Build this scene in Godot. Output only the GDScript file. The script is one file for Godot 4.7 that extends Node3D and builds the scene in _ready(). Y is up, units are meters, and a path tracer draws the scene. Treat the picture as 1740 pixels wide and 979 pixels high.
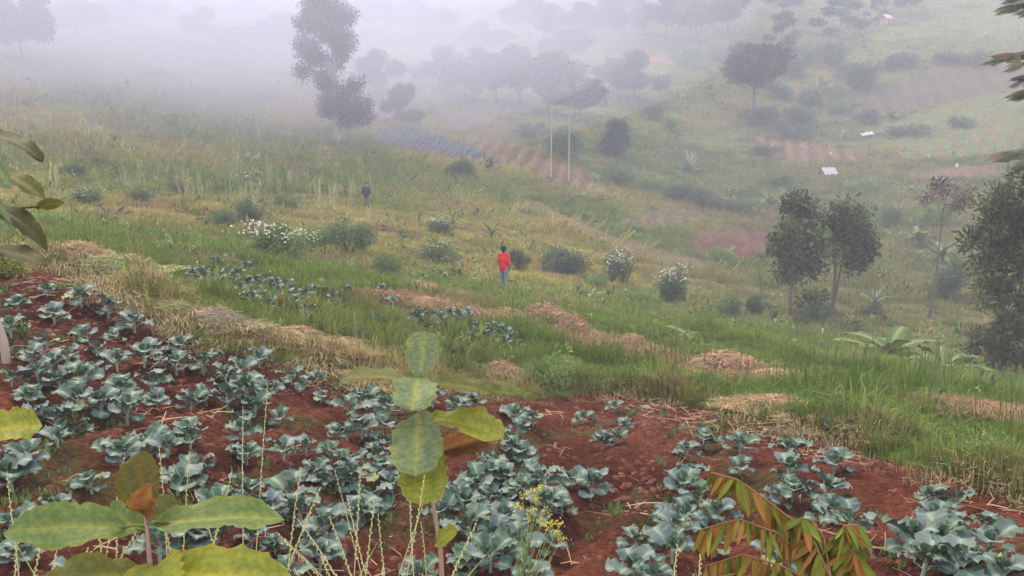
extends Node3D
# A misty hillside farm: a terraced field of young broccoli in red soil, grassy banks with straw heaps,
# two people on the slope, and wooded hills fading into fog. Units are metres, y is up.

const RANGES := [
	[1, 2, 4, 6, 8, 10, 13, 16, 20, 25, 32, 40, 50, 62, 78, 98, 122, 152, 190, 240, 300, 400]
]
const AZIMUTHS := [
	[-50, -30, -16, 0, 16, 30, 50]
]
const HEIGHTS := [
	[8.2, 8.2, 8.2, 8.2, 8.2, 8.2, 8.2],
	[7.6, 7.6, 7.6, 7.6, 7.6, 7.6, 7.6],
	[7.1, 7.1, 6.95, 6.85, 6.8, 6.75, 6.7],
	[7.18, 7.1, 6.75, 6.58, 6.71, 7.03, 7.12],
	[7.42, 7.29, 6.76, 6.36, 6.42, 6.69, 6.76],
	[7.64, 7.46, 6.77, 6.24, 6.17, 6.36, 6.4],
	[8.06, 7.81, 6.78, 5.8, 5.66, 5.72, 5.74],
	[8, 7.72, 6.58, 5.52, 5.22, 5.12, 5.1],
	[7.77, 7.48, 6.31, 5.13, 4.62, 4.25, 4.16],
	[7.49, 7.18, 5.95, 4.58, 3.78, 3.19, 3.05],
	[7.18, 6.86, 5.58, 3.77, 2.51, 1.68, 1.48],
	[7.14, 6.81, 5.51, 3.09, 0.97, 0.3, 0.13],
	[7.33, 6.96, 5.45, 3.06, -0.29, -0.54, -0.6],
	[8.15, 7.63, 5.54, 3.3, -0.46, -0.46, -0.45],
	[10.25, 9.51, 6.54, 3.65, -0.41, 0.07, 0.19],
	[13.55, 12.62, 8.89, 4.59, 1.08, 2.08, 2.32],
	[17.54, 16.58, 12.73, 8.56, 3.83, 5.54, 5.97],
	[21.79, 21.14, 18.55, 13.73, 9.68, 10.97, 11.3],
	[27.57, 27.37, 26.59, 21.59, 19.77, 20.55, 20.75],
	[35.08, 35.5, 37.18, 33.86, 32.66, 32.96, 33.04],
	[47.35, 48.18, 51.5, 52.27, 50.63, 48.18, 47.56],
	[69.61, 71.29, 78.03, 80.77, 78.03, 71.29, 69.61]
]
const FIELD_EDGE := [
	[-9.11, -12.09, -8.29, -12.7, -7.48, -13.07, -7.12, -13.9, -5.92, -12.67, -4.79, -11.52, -3.92, -10.98, -3.02, -11.25, -2, -11.61, -0.92, -12.08, 0.26, -12.65, 1.21, -13.44, 2.09, -13.07, 3.21, -12.13, 3.9, -10.51, 4.05, -8.72, 4.23, -7.76, 4.46, -7.21, 4.9, -6.33]
]
const RIDGE := [
	[-3.16, -20.26],
	[-2.6, -22.59],
	[-1.61, -21.48],
	[-0.7, -20.44],
	[0.42, -20.46],
	[1.46, -19.41],
	[2.34, -17.94],
	[3.08, -16.56],
	[3.92, -15.78],
	[4.77, -15],
	[5.71, -14.71],
	[6.54, -14.28],
	[7.39, -13.81],
	[8.1, -13.36]
]
const ZONES := [
	["ridge_plot", -11.41, -129.98, -5.9, -129.4, 0.17, -126.65, 0.76, -115.81, -2.18, -110.97, -5.95, -113.73, -9.7, -118.96],
	["ploughed_slope", -5.21, -113.89, 0.73, -111.88, 4.84, -105.06, 9.15, -99, 8.16, -86.78, 4.42, -83.54, 1.21, -91.38, -1.99, -100.75, -5.59, -106.7],
	["cabbage_plot", -16.38, -109.12, -12.6, -113.54, -7.21, -110.14, -2.74, -104.36, -0.51, -96.32, -4.29, -92.97, -8.35, -97.76, -11.69, -99, -14.97, -99.38],
	["pale_plot", -25.57, -146.57, -19.5, -130.69, -15.29, -123.69, -13.58, -115.69, -16.61, -110.66, -19.43, -114.75, -25.56, -127.16],
	["terraced_plot", 36.87, -134.19, 43.39, -129.92, 48.03, -123.11, 47.92, -117.69, 43.51, -113.99, 38.68, -117.61, 32.69, -122.9],
	["red_plot", 45.69, -103.36, 50.88, -102.96, 55.47, -101.5, 53.04, -96.87, 48.27, -97.46, 44.54, -99.89],
	["bare_plot", 14.29, -72.5, 18.79, -78.2, 22.95, -79.95, 20.88, -70.46, 18.97, -65.69, 15.02, -63.92, 13.18, -65.55],
	["dusky_plot", 53.94, -156.85, 62.79, -158.94, 76.97, -163.37, 87.88, -156.59, 81.48, -144.61, 67.93, -143.25, 57.3, -139.58, 49.11, -142.1],
	["upper_meadow", 71.85, -196.38, 84.45, -209.49, 101.73, -218.41, 124.91, -225.75, 104.44, -183.21, 91.08, -194.74, 81.14, -194.61],
	["crop_rows", 55.9, -138.28, 67.13, -141.46, 80.53, -142.84, 60.55, -105.99, 54.2, -107.04, 50.16, -115.72],
	["brown_terrace", 8.73, -72.8, 13.06, -81.82, 17.52, -84.99, 17.11, -80.22, 12.14, -72.75, 8.72, -68.84],
	["cut_bank", 24.46, -191.85, 28.87, -195.03, 33.1, -194.04, 32.37, -189.64, 27.63, -186.33, 24.55, -185.77],
	["track", 0.49, -73.46, 1.92, -72.39, 4.15, -69.33, 7.03, -65.86, 10.2, -63.48, 14.11, -63.71, 12.79, -57.58, 9.04, -56.08, 6.26, -58.47, 3.7, -61.62, 1.51, -64.92, -0.18, -66.75]
]
const BROCCOLI := [
	[-6.04, -10.59, 0, 0],
	[-5.46, -11.01, 0, 1],
	[-6.01, -11.24, 0, 2],
	[-5.47, -9.41, 1, 0],
	[-5.48, -10.34, 1, 1],
	[-5.13, -11, 1, 2],
	[-5.15, -9.51, 2, 0],
	[-4.96, -10.07, 2, 1],
	[-4.74, -10.2, 2, 2],
	[-4.71, -10.75, 2, 3],
	[-4.87, -8.29, 3, 0],
	[-4.66, -8.39, 3, 1],
	[-4.93, -8.79, 3, 2],
	[-4.68, -8.7, 3, 3],
	[-4.4, -8.99, 3, 4],
	[-4.75, -9.19, 3, 5],
	[-4.3, -9.32, 3, 6],
	[-4.64, -9.58, 3, 7],
	[-4.14, -9.63, 3, 8],
	[-4.29, -10.26, 3, 9],
	[-4.05, -10.51, 3, 10],
	[-4.54, -7.94, 4, 0],
	[-4.4, -8.31, 4, 1],
	[-4.29, -8.49, 4, 2],
	[-4.08, -8.78, 4, 3],
	[-3.84, -9.03, 4, 4],
	[-3.84, -9.76, 4, 5],
	[-3.67, -10.14, 4, 6],
	[-3.22, -10.18, 4, 7],
	[-3.21, -10.88, 4, 8],
	[-3.99, -6.67, 5, 0],
	[-3.79, -7.02, 5, 1],
	[-4.21, -7.51, 5, 2],
	[-4.05, -7.49, 5, 3],
	[-3.91, -7.52, 5, 4],
	[-4.05, -7.93, 5, 5],
	[-3.88, -7.99, 5, 6],
	[-3.61, -7.94, 5, 7],
	[-3.87, -8.39, 5, 8],
	[-3.61, -8.61, 5, 9],
	[-3.35, -8.83, 5, 10],
	[-3.32, -9.21, 5, 11],
	[-3.09, -9.19, 5, 12],
	[-2.93, -9.37, 5, 13],
	[-3.31, -9.88, 5, 14],
	[-2.83, -9.91, 5, 15],
	[-2.56, -10.32, 5, 16],
	[-2.75, -10.63, 5, 17],
	[-2.46, -10.8, 5, 18],
	[-3.78, -6.29, 6, 0],
	[-3.79, -6.57, 6, 1],
	[-3.29, -7.04, 6, 2],
	[-3.21, -7.46, 6, 3],
	[-2.92, -7.62, 6, 4],
	[-3.07, -7.96, 6, 5],
	[-2.83, -8.82, 6, 6],
	[-2.78, -9.16, 6, 7],
	[-2.52, -9.15, 6, 8],
	[-2.31, -10.25, 6, 9],
	[-3.21, -5.32, 7, 0],
	[-3.45, -5.65, 7, 1],
	[-3.31, -6.01, 7, 2],
	[-3.21, -6.35, 7, 3],
	[-2.7, -6.72, 7, 4],
	[-2.72, -7.01, 7, 5],
	[-3, -7.31, 7, 6],
	[-2.72, -7.29, 7, 7],
	[-2.47, -7.81, 7, 8],
	[-2.15, -7.93, 7, 9],
	[-2.61, -8.19, 7, 10],
	[-1.85, -9.06, 7, 11],
	[-1.85, -9.73, 7, 12],
	[-1.45, -9.9, 7, 13],
	[-1.78, -10.24, 7, 14],
	[-1.34, -10.25, 7, 15],
	[-1.02, -10.91, 7, 16],
	[-2.91, -5.05, 8, 0],
	[-2.86, -5.32, 8, 1],
	[-2.43, -5.67, 8, 2],
	[-2.33, -5.95, 8, 3],
	[-2.35, -6.58, 8, 4],
	[-2.15, -6.75, 8, 5],
	[-2.24, -6.99, 8, 6],
	[-1.88, -7.03, 8, 7],
	[-2.05, -7.1, 8, 8],
	[-1.69, -7.52, 8, 9],
	[-1.64, -7.61, 8, 10],
	[-1.82, -7.76, 8, 11],
	[-2, -8.15, 8, 12],
	[-1.62, -8.05, 8, 13],
	[-1.79, -8.25, 8, 14],
	[-1.55, -8.3, 8, 15],
	[-1.36, -8.39, 8, 16],
	[-1.48, -8.88, 8, 17],
	[-1.28, -8.84, 8, 18],
	[-1.62, -9.07, 8, 19],
	[-1.43, -9.33, 8, 20],
	[-0.73, -11.05, 8, 21],
	[-0.55, -11.32, 8, 22],
	[-2.2, -5.98, 9, 0],
	[-1.96, -6.19, 9, 1],
	[-1.79, -6.23, 9, 2],
	[-1.52, -6.35, 9, 3],
	[-1.95, -6.7, 9, 4],
	[-1.74, -6.77, 9, 5],
	[-1.48, -6.98, 9, 6],
	[-1.28, -6.92, 9, 7],
	[-1.19, -7.12, 9, 8],
	[-1.29, -7.35, 9, 9],
	[-1.52, -7.49, 9, 10],
	[-1.45, -7.62, 9, 11],
	[-1.1, -7.68, 9, 12],
	[-1.21, -7.98, 9, 13],
	[0.07, -11.04, 9, 14],
	[-1.56, -5.73, 10, 0],
	[-1.4, -5.96, 10, 1],
	[-1.42, -6.3, 10, 2],
	[-0.59, -7.22, 10, 3],
	[-0.54, -7.75, 10, 4],
	[-0.35, -8.18, 10, 5],
	[-0.21, -8.42, 10, 6],
	[-0.07, -8.38, 10, 7],
	[-0.22, -8.68, 10, 8],
	[0.13, -9.19, 10, 9],
	[0.01, -9.29, 10, 10],
	[0.07, -9.88, 10, 11],
	[0.26, -10.56, 10, 12],
	[0.96, -11.23, 10, 13],
	[-0.66, -5.96, 11, 0],
	[-0.32, -6.29, 11, 1],
	[-0.4, -6.5, 11, 2],
	[-0.25, -6.68, 11, 3],
	[-0.14, -6.78, 11, 4],
	[-0.36, -6.9, 11, 5],
	[-0.44, -7.33, 11, 6],
	[-0.1, -7.23, 11, 7],
	[-0.21, -7.79, 11, 8],
	[-0.04, -7.8, 11, 9],
	[0.31, -7.72, 11, 10],
	[0.08, -8.06, 11, 11],
	[0.29, -8.19, 11, 12],
	[0.24, -8.54, 11, 13],
	[1.07, -9.93, 11, 14],
	[1.46, -10.92, 11, 15],
	[1.47, -12.09, 11, 16],
	[0.14, -6.08, 12, 0],
	[-0.16, -6.21, 12, 1],
	[-0.07, -6.37, 12, 2],
	[0.09, -6.56, 12, 3],
	[0.35, -6.75, 12, 4],
	[0.16, -6.95, 12, 5],
	[0.32, -7.38, 12, 6],
	[0.45, -7.51, 12, 7],
	[0.76, -8.05, 12, 8],
	[0.6, -8.33, 12, 9],
	[1.24, -9.96, 12, 10],
	[0.91, -6, 13, 0],
	[1.04, -6.8, 13, 1],
	[1.2, -6.87, 13, 2],
	[1.4, -7.44, 13, 3],
	[1.65, -8.1, 13, 4],
	[1.82, -8.59, 13, 5],
	[1.95, -9.37, 13, 6],
	[2.34, -10.11, 13, 7],
	[1.02, -5.87, 14, 0],
	[1.22, -6.22, 14, 1],
	[1.6, -6.47, 14, 2],
	[1.35, -6.75, 14, 3],
	[1.49, -7.11, 14, 4],
	[1.8, -7.23, 14, 5],
	[1.76, -7.74, 14, 6],
	[2.39, -8.77, 14, 7],
	[2.56, -9.43, 14, 8],
	[1.93, -6.05, 15, 0],
	[2.42, -7.62, 15, 1],
	[2.65, -7.84, 15, 2],
	[2.93, -7.76, 15, 3],
	[2.77, -8.4, 15, 4],
	[3.03, -9.14, 15, 5],
	[2.64, -6.45, 16, 0],
	[2.63, -6.96, 16, 1],
	[2.8, -7.21, 16, 2],
	[3.3, -8.54, 16, 3],
	[3.95, -10.4, 16, 4],
	[5.18, -13.56, 16, 5],
	[2.86, -5.27, 17, 0],
	[3.16, -5.25, 17, 1],
	[2.73, -5.43, 17, 2],
	[3.13, -5.54, 17, 3],
	[3.03, -5.78, 17, 4],
	[3.32, -5.69, 17, 5],
	[2.89, -5.87, 17, 6],
	[3.42, -6.35, 17, 7],
	[3.29, -6.46, 17, 8],
	[3.8, -6.65, 17, 9],
	[3.77, -7.05, 17, 10],
	[3.62, -7.17, 17, 11]
]

const BUSHES := [
	[-6.92, -26.06, 2.36, 1.16, "flowering", "big green shrub topped with a wide spray of white flowers above the kale patch"],
	[-3.9, -46.7, 1.19, 0.94, "white", "small shrub nearly covered in white flowers beside the two banana seedlings"],
	[-3.07, -35.68, 1.8, 1.01, "sparse", "loose green shrub dotted with single white flowers uphill of the person in red"],
	[7.05, -38.47, 1.67, 1.72, "white", "rounded shrub capped with white blossom at the end of the dark hedge-like shrubs"],
	[5.54, -42.7, 1.79, 1.9, "white", "dark shrub with white blossom on its upper side against the dirt track"],
	[3.31, -42.63, 3.16, 1.58, "dark", "wide dark green shrub just downhill of the person in the red shirt"],
	[2.24, -44.39, 1.79, 1.08, "sparse", "low dark shrub with a few white flowers, next to the person in red"],
	[0.27, -40.4, 1.14, 1.09, "dark", "small dark bush standing directly behind the person in red"],
	[3.79, -39.47, 1.17, 0.96, "light", "fresh light green bush at the foot of the wide dark shrub"],
	[4.97, -34.04, 2.08, 0.83, "light", "low light green bush sprawling before the white-capped rounded shrub"],
	[-17.67, -59.44, 1.73, 0.71, "white", "distant low shrub with white flowers on the misty grass slope"],
	[-16.72, -34.96, 1.63, 0.79, "sparse", "low shrub with pale yellow flowers on the misty slope by the big drooping leaves"],
	[-22.21, -45.43, 1.8, 0.96, "dark", "dark bush high on the slope over the pale-flowered shrub"],
	[-5.95, -32.25, 1.95, 1.34, "mid", "bushy green shrub between the white-topped shrub and the kale patch edge"],
	[-7.1, -32.11, 1.51, 0.95, "light", "leafy bush tucked against the big white-flowered shrub"],
	[-3.85, -26.55, 1.25, 0.79, "mid", "green bush above the small kale patch near the person in red"],
	[-10.79, -32.98, 1.23, 0.88, "mid", "rounded green bush uphill of the big white-flowered shrub"],
	[-10.58, -36.22, 1.59, 1.16, "dark", "dense dark bush just above the big white-flowered shrub"],
	[-11.15, -44.11, 1.35, 1, "mid", "small bush on the slope halfway to the person in dark clothes"],
	[-26.03, -56.09, 1.48, 0.81, "brown", "brownish bush with a pale top, high on the misty slope"],
	[-17.18, -45.52, 1.39, 0.78, "brown", "brown dry bush alone in the middle of the grass slope"],
	[-16.17, -38.68, 1.28, 0.72, "mid", "hazy bush on the grass slope between the brown bushes"],
	[-4.46, -79.42, 2.52, 1.89, "dark", "bush with a thin pale stem below the blue cabbage plot"],
	[-5.48, -79.02, 1.25, 1.15, "dark", "little bush touching the bush below the cabbage plot"],
	[6.28, -106.08, 4.88, 4.05, "mid", "bush mass at the foot of the two utility poles"],
	[2.66, -116.03, 3.34, 2.58, "mid", "hazy bush at the corner of the ridged brown plot"],
	[10.9, -94.19, 3.74, 2.12, "mid", "bush downhill of the second utility pole"],
	[13.76, -92.34, 3.67, 1.83, "light", "pale bush by the lower end of the ploughed slope"],
	[16.63, -89.52, 4.16, 2.02, "mid", "bush in the scrub line over the bare red plot"],
	[19.43, -87.26, 3.48, 1.97, "dark", "dark bush in the scrub line nearest the banana clump"],
	[21.28, -85.27, 3.18, 1.59, "mid", "low bush on the upper rim of the bare red plot"],
	[14.82, -60.88, 1.72, 1.39, "light", "light bush with a banana tuft on the rim of the bare red plot"],
	[10.84, -38.84, 0.95, 1.38, "dark", "narrow upright dark bush beside the lone thin sapling"],
	[8.54, -34.64, 1.42, 1.09, "mid", "bush with reddish tips among the ferny growth before the twin trees"],
	[14.31, -40.74, 2.5, 1, "dark", "low dark bush round the trunks of the twin trees"],
	[18.61, -44.78, 1.53, 0.92, "dark", "low bush beneath the small palm-like plant past the twin trees"],
	[25.28, -50.65, 2.13, 2.54, "dark", "tall dark bush against the thin leaning tree"],
	[34.44, -79.44, 3.18, 2.23, "mid", "blue-green bush behind the crowns of the twin trees"],
	[36.84, -77.8, 3.63, 2.08, "light", "pale bush under the crown of the thin leaning tree"],
	[39.06, -142.53, 6.51, 2.79, "dark", "dark bush beneath the big hazy tree on the far slope"],
	[44.59, -140.87, 5.52, 3.13, "mid", "bush with banana leaves in it on the far terrace edge"],
	[51.68, -151.44, 6.89, 3.94, "mid", "bushy clump on the far terrace below the dusky plot"],
	[60.26, -160.43, 8.31, 4.78, "dark", "dark clump at the end of the far hedge line"],
	[71.66, -169.59, 7.66, 2.84, "dark", "dark bush in the far hedge line under the bright field"],
	[78.89, -167.65, 8.65, 2.59, "dark", "long low bush in the far hedge line over the dusky plot"],
	[84.92, -162.65, 8.39, 2.31, "mid", "far hedge bush nearest the drooping feathery branches"],
	[61.53, -180.15, 9.29, 5.11, "mid", "hazy bush mass below the faint tree at the top of the slope"],
	[35.23, -181.99, 7.05, 4.7, "light", "pale bush by the orange cut bank"],
	[42.68, -189.36, 7.32, 4.39, "light", "pale hazy bush over the big round far tree"],
	[-12.89, -116.29, 3.79, 1.97, "mid", "hazy bush on the rim of the pale plot behind the tall tree"],
	[-45.79, -116.2, 4.5, 1.2, "blue", "faint blue-green bush alone on the upper misty field"],
	[0.65, -13.41, 0.93, 0.54, "light", "lush leafy weed clump on the grass bank beside the big-leaf sapling"],
	[5.02, -9.27, 0.72, 0.26, "light", "lush spreading weed clump on the steep end of the grass bank"],
	[-6.94, -12.11, 0.65, 0.57, "yellow", "yellow-green bush at the corner of the field under drooping leaves"],
	[-2.64, -13.76, 0.66, 0.38, "mid", "leafy weed clump on the bank past the hay strands"],
	[-4.05, -15.66, 0.36, 0.32, "rust", "small rust-brown withered shrub in the kale patch"],
	[8.71, -23.97, 1.15, 0.36, "mid", "low weedy bush with orange flowers on the bank before the big banana leaves"],
	[5.42, -25.65, 1.05, 0.42, "brown", "brown ferny bush at the broken banana leaf"],
	[46.39, -158.12, 5.13, 3.08, "mid", "hazy bush just uphill of the big dark lone tree"],
	[53.9, -173.85, 6.74, 3.82, "dark", "dark bush below the thin layered tree on the upper slope"],
	[52.96, -146.62, 4.77, 2.29, "light", "pale bush at the near corner of the dusky plot"],
	[55.19, -138.76, 5.43, 1.81, "dark", "low dark bush on the bank near the white sheet"],
	[57.31, -127.05, 7.48, 1.5, "dark", "long dark weed bank across the far meadow past the white sheet"],
	[64.26, -127.88, 5.01, 1.67, "mid", "low bush in the green crop beneath the dusky plot"],
	[34.73, -123, 4.04, 1.62, "dark", "dark low bush on the upper edge of the furrowed terraced plot"],
	[41.54, -133.68, 5.25, 2.1, "dark", "dark bush bordering the terraced plot's uphill corner"],
	[31.01, -101.9, 4.04, 1.62, "mid", "low bush in the valley beside the pale-roofed shelter"],
	[36.95, -96.17, 4.46, 1.4, "light", "pale low bush past the pale-roofed shelter"],
	[23.12, -141.85, 4.62, 2.4, "mid", "small bush on the meadow left of the big dark lone tree"],
	[23.68, -135.2, 2.65, 2.12, "light", "little pale bush alone on the far meadow"],
	[-2.56, -17.08, 0.7, 0.28, "mid", "low green weed clump between the two kale patches"]
]
const FAR_TREES := [
	[-14.12, -115.21, 3.91, 4.96, "round", "small round tree by the corner of the pale plot"],
	[-18.91, -131.3, 5.45, 6.82, "round", "hazy tree close behind the tall pale-trunked tree"],
	[-11.85, -146.36, 6.64, 7.11, "round", "first tree of the dark hazy grove, beside the small white figure-like stump"],
	[-7.3, -140.66, 8.03, 8.03, "round", "broad hazy tree in the middle of the dark grove above the ridged plot"],
	[-2.51, -137.68, 7.16, 7.88, "round", "hazy tree in the grove above the end of the ridged plot"],
	[1.29, -141.63, 8.28, 8.74, "round", "tallest rounded tree of the hazy grove"],
	[5.36, -137.19, 8.93, 8.93, "round", "wide tree at the lower end of the hazy grove, over the poles"],
	[9.97, -132.92, 7.8, 6.07, "round", "low dark tree right behind the tops of the poles"],
	[13.12, -114.14, 3.45, 4.95, "column", "narrow column-shaped dark tree below the poles' field"],
	[20.61, -152.46, 7.73, 8.42, "round", "hazy tree under the orange cut bank"],
	[17.85, -160.03, 6.23, 6.43, "round", "small hazy tree joining the grove to the cut bank"],
	[39.11, -146.39, 10.68, 10.97, "tree", "big dark hazy tree alone on the far slope with visible trunk"],
	[56.35, -191.23, 9.1, 9.35, "fir", "thin layered tree standing on the upper slope in mist"],
	[73.03, -205.28, 13.16, 10.53, "fir", "faint layered tree at the top of the slope by the pink-roofed hut"],
	[35.65, -213.73, 12.34, 12.34, "round", "faint tall tree in the mist over the cut bank"],
	[41.68, -208.11, 13.36, 14.03, "round", "large faint tree in the mist beside the pale bushes"],
	[50.99, -218.06, 11.18, 11.18, "round", "faint tree in the mist uphill of the layered tree"],
	[19.28, -214.71, 12.4, 11.02, "round", "barely visible tree in the white mist over the grove"],
	[4, -207.92, 12.01, 10.68, "round", "ghostly tree in mist above the tallest grove tree"],
	[-6.13, -190.73, 9.81, 7.36, "round", "ghostly tree in mist above the start of the grove"],
	[10.82, -186.62, 9.62, 7.22, "round", "faint tree in mist between grove and cut bank"],
	[-41.34, -156.8, 7.66, 7.06, "round", "faint tree in mist next to the tall pale-trunked tree"],
	[-51.14, -153.12, 6.49, 6.1, "round", "faint bushy tree in mist on the upper misty field's far rim"],
	[-46.11, -154.29, 5.95, 3.97, "round", "small faint tree in mist on the rim of the misty field"],
	[-56.28, -104.72, 6.07, 10.12, "round", "bluish tree mass in mist at the far corner of the slope"],
	[-66.97, -141.12, 8.15, 8.15, "round", "dim tree in mist on the ridge past the bluish tree mass"],
	[-64.61, -158.86, 9.16, 8.14, "round", "dim tree in mist in the middle of the misty ridge"],
	[87.88, -221.94, 6.52, 6.24, "fir", "small faint tree by the edge of the bright upper field"],
	[96.14, -223.23, 7.12, 7.12, "round", "faint rounded tree above the bright upper field"],
	[-29.68, -201.48, 12.9, 10.32, "round", "ghostly tree in the white mist right of the tall tree's top"],
	[-18.97, -211.59, 13.55, 9.49, "round", "ghostly broad tree in the whitest mist"],
	[69.7, -237.44, 9.09, 9.09, "round", "ghostly tree on the skyline slope above the layered tree"],
	[-82.32, -163.09, 9.38, 7.29, "round", "dim tree behind the bluish tree mass"],
	[-38.29, -180.95, 8.12, 5.8, "round", "ghostly low tree behind the tall tree's crown"],
	[29.1, -239.69, 12.25, 10.72, "round", "ghostly tree in mist high over the cut bank"]
]
const HEAPS := [
	[-7.11, -14.26, 0.86, 0.33, "dry", "rounded straw heap at the far corner of the field"],
	[-6.21, -13.52, 1.1, 0.4, "green", "grassy straw heap running down the field's uphill side"],
	[-5.35, -12.52, 0.76, 0.29, "dry", "straw heap in the middle of the uphill row of heaps"],
	[-4.61, -11.56, 0.79, 0.32, "green", "straw heap half overgrown with green grass beside the kale patch's grass"],
	[-4.04, -11.45, 0.86, 0.31, "grey", "straw heap with a grey-brown clod showing on its side"],
	[-3.16, -12.14, 1, 0.37, "dry", "straw heap with curled bright stalks near the broccoli rows"],
	[-2.54, -11.92, 0.74, 0.21, "red", "flat reddish heap of withered stems at the field edge"],
	[-2.17, -11.2, 0.54, 0.19, "red", "low reddish litter heap behind the big-leaf sapling"],
	[-0.19, -13.88, 0.67, 0.33, "red", "small reddish straw heap between the grass tussocks and the lush weeds"],
	[-0.14, -20.92, 1, 0.43, "red", "first heap in the line of reddish straw heaps on the middle bank"],
	[0.77, -20.59, 1.26, 0.67, "red", "tall heap in the line of reddish straw heaps, nearest the person in red"],
	[1.39, -19.35, 0.93, 0.58, "red", "steep-sided heap ending the three joined reddish straw heaps"],
	[2.53, -17.96, 0.86, 0.44, "red", "separate reddish straw heap with weeds behind it"],
	[3.86, -15.76, 1.52, 0.59, "red", "largest rounded reddish straw heap on the bank"],
	[4.75, -14.93, 1.24, 0.37, "dry", "flattened straw heap running down from the largest reddish heap"],
	[6.43, -14.72, 1.12, 0.35, "dry", "pale straw heap on the downhill bank among lush grass"],
	[7.09, -13.98, 1.17, 0.25, "dry", "thin pale straw heap farther down the bank"],
	[7.7, -13.49, 1.03, 0.23, "red", "faded flat straw heap at the downhill end of the bank"],
	[3.73, -11.9, 0.91, 0.22, "bright", "bright orange scatter heap of straw on the bare field edge"],
	[4.24, -10.54, 0.81, 0.22, "dry", "pale straw heap with long loose stalks at the field edge"],
	[-2.77, -24.06, 1.47, 0.36, "red", "low reddish straw heap by the small kale patch"],
	[-2.13, -20.94, 1.14, 0.28, "red", "low straw heap in front of the small kale patch"],
	[4.51, -10.21, 0.57, 0.17, "dry", "tangled dry straw heap under the lush weed clump"]
]
const BANANAS := [
	[-1.04, -44.39, 1.19, 1.43, "tall", "young banana plant with thin brown stem behind the person in red"],
	[-5.16, -48.95, 0.91, 0.98, "seedling", "upright banana seedling uphill of the small white-flowered shrub"],
	[9.18, -69.55, 2.13, 1.11, "low", "low banana plant on the slope above the dirt track"],
	[9.74, -69.5, 1.85, 1.21, "low", "second low banana plant by the dirt track, leaves flung wide"],
	[15.89, -65.43, 2.2, 1.32, "clump", "banana tuft growing on the rim of the bare red plot"],
	[24.19, -82.86, 3.31, 2.87, "tall", "banana plant with long arching leaves above the twin trees' crowns"],
	[44.84, -139.59, 4.56, 3.28, "clump", "far banana clump on the terrace edge below the dusky plot"],
	[55.7, -150.36, 4.89, 2.74, "low", "far low banana plant by the edge of the dusky plot"],
	[55.38, -162.87, 4.22, 3.16, "low", "far banana plant among bushy clumps on the slope"],
	[73.77, -164.16, 2.54, 2.54, "tall", "far yellowish banana plant under the far hedge line"],
	[58.35, -138.83, 5.43, 2.17, "low", "far low banana plant near the white sheet"],
	[4.16, -92.61, 2.08, 1.59, "low", "yellowish banana plant at the foot of the first utility pole"],
	[22.04, -110.77, 5.55, 3.94, "spiky", "dense spiky-leaved clump on the meadow past the poles"],
	[31.29, -63.77, 3.43, 2.14, "clump", "yellow-green banana clump against the thin leaning tree"],
	[32.46, -70.21, 3.29, 2.07, "clump", "hazy banana clump behind the twin trees, beside the thin tree"],
	[18.98, -45.41, 2.16, 1.86, "palm", "small palm-like plant with a short stem past the twin trees"],
	[4.35, -21.56, 1.18, 0.65, "broken", "broken banana plant with drooping torn leaves on the bank"],
	[11.84, -26.94, 2.78, 1.22, "big", "large banana plant with wide arching leaves just past the bank"],
	[11.28, -22.41, 1.7, 1.02, "big", "pale banana plant beside the feathery dark tree's base"],
	[16.79, -28.48, 1.96, 1.77, "big", "large pale banana plant beneath the feathery dark tree"],
	[9.42, -37.81, 1.8, 1.03, "low", "ferny banana seedling with reddish tip before the twin trees"],
	[25.56, -139.89, 2.74, 2.37, "low", "small far banana plant on the meadow uphill of the scrub line"],
	[35.18, -161.91, 3.57, 2.73, "clump", "hazy banana clump above the big dark lone tree"],
	[48.19, -131.06, 3.09, 2.23, "low", "low banana plant by the upper edge of the furrowed terraced plot"],
	[24.01, -95.85, 2.54, 1.78, "clump", "banana clump in the valley between shelter and bare red plot"],
	[28.33, -91.76, 2.44, 1.83, "tall", "slim banana plant directly downhill of the pale-roofed shelter"],
	[41.61, -93.07, 2.84, 1.6, "low", "low banana plant on the valley meadow beyond the thin leaning tree"],
	[8.88, -94.6, 1.88, 1.5, "low", "banana seedling beside the second utility pole's foot"],
	[16.51, -99.92, 2.25, 1.58, "seedling", "banana seedlings on the scrubby slope past the poles"],
	[-10.98, -125.01, 1.95, 2.12, "low", "far pale banana plant at the foot of the hazy grove"]
]
const SPOTS := [
	["red_person", -0.3, -32.13, 32.72],
	["dark_person", -8.51, -51.85, 51.93],
	["tall_tree", -18.31, -94.75, 93.51],
	["pole_a", 3.7, -84.82, 84.56],
	["pole_b", 5.38, -84.58, 84.38],
	["twin_a", 13.49, -41.96, 43.06],
	["twin_b", 16.25, -44.18, 45.34],
	["feathery", 12.82, -22.5, 23.42],
	["feathery_b", 22.76, -36.03, 37.28],
	["thin_tree", 21.94, -45.52, 46.71],
	["sapling", 10.88, -38.2, 39.21],
	["shelter", 36.9, -104.4, 103.94],
	["sheet", 51.55, -130.74, 128.84],
	["pink_hut", 88.34, -217.74, 209.66],
	["sack_a", 36.92, -127.38, 125.88],
	["sack_b", 43.05, -120.96, 119.71],
	["sack_c", 50.81, -102.12, 101.43],
	["white_stump", -10.34, -156.69, 152.7],
	["rock", -4.04, -11.81, 12.17]
]
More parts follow.
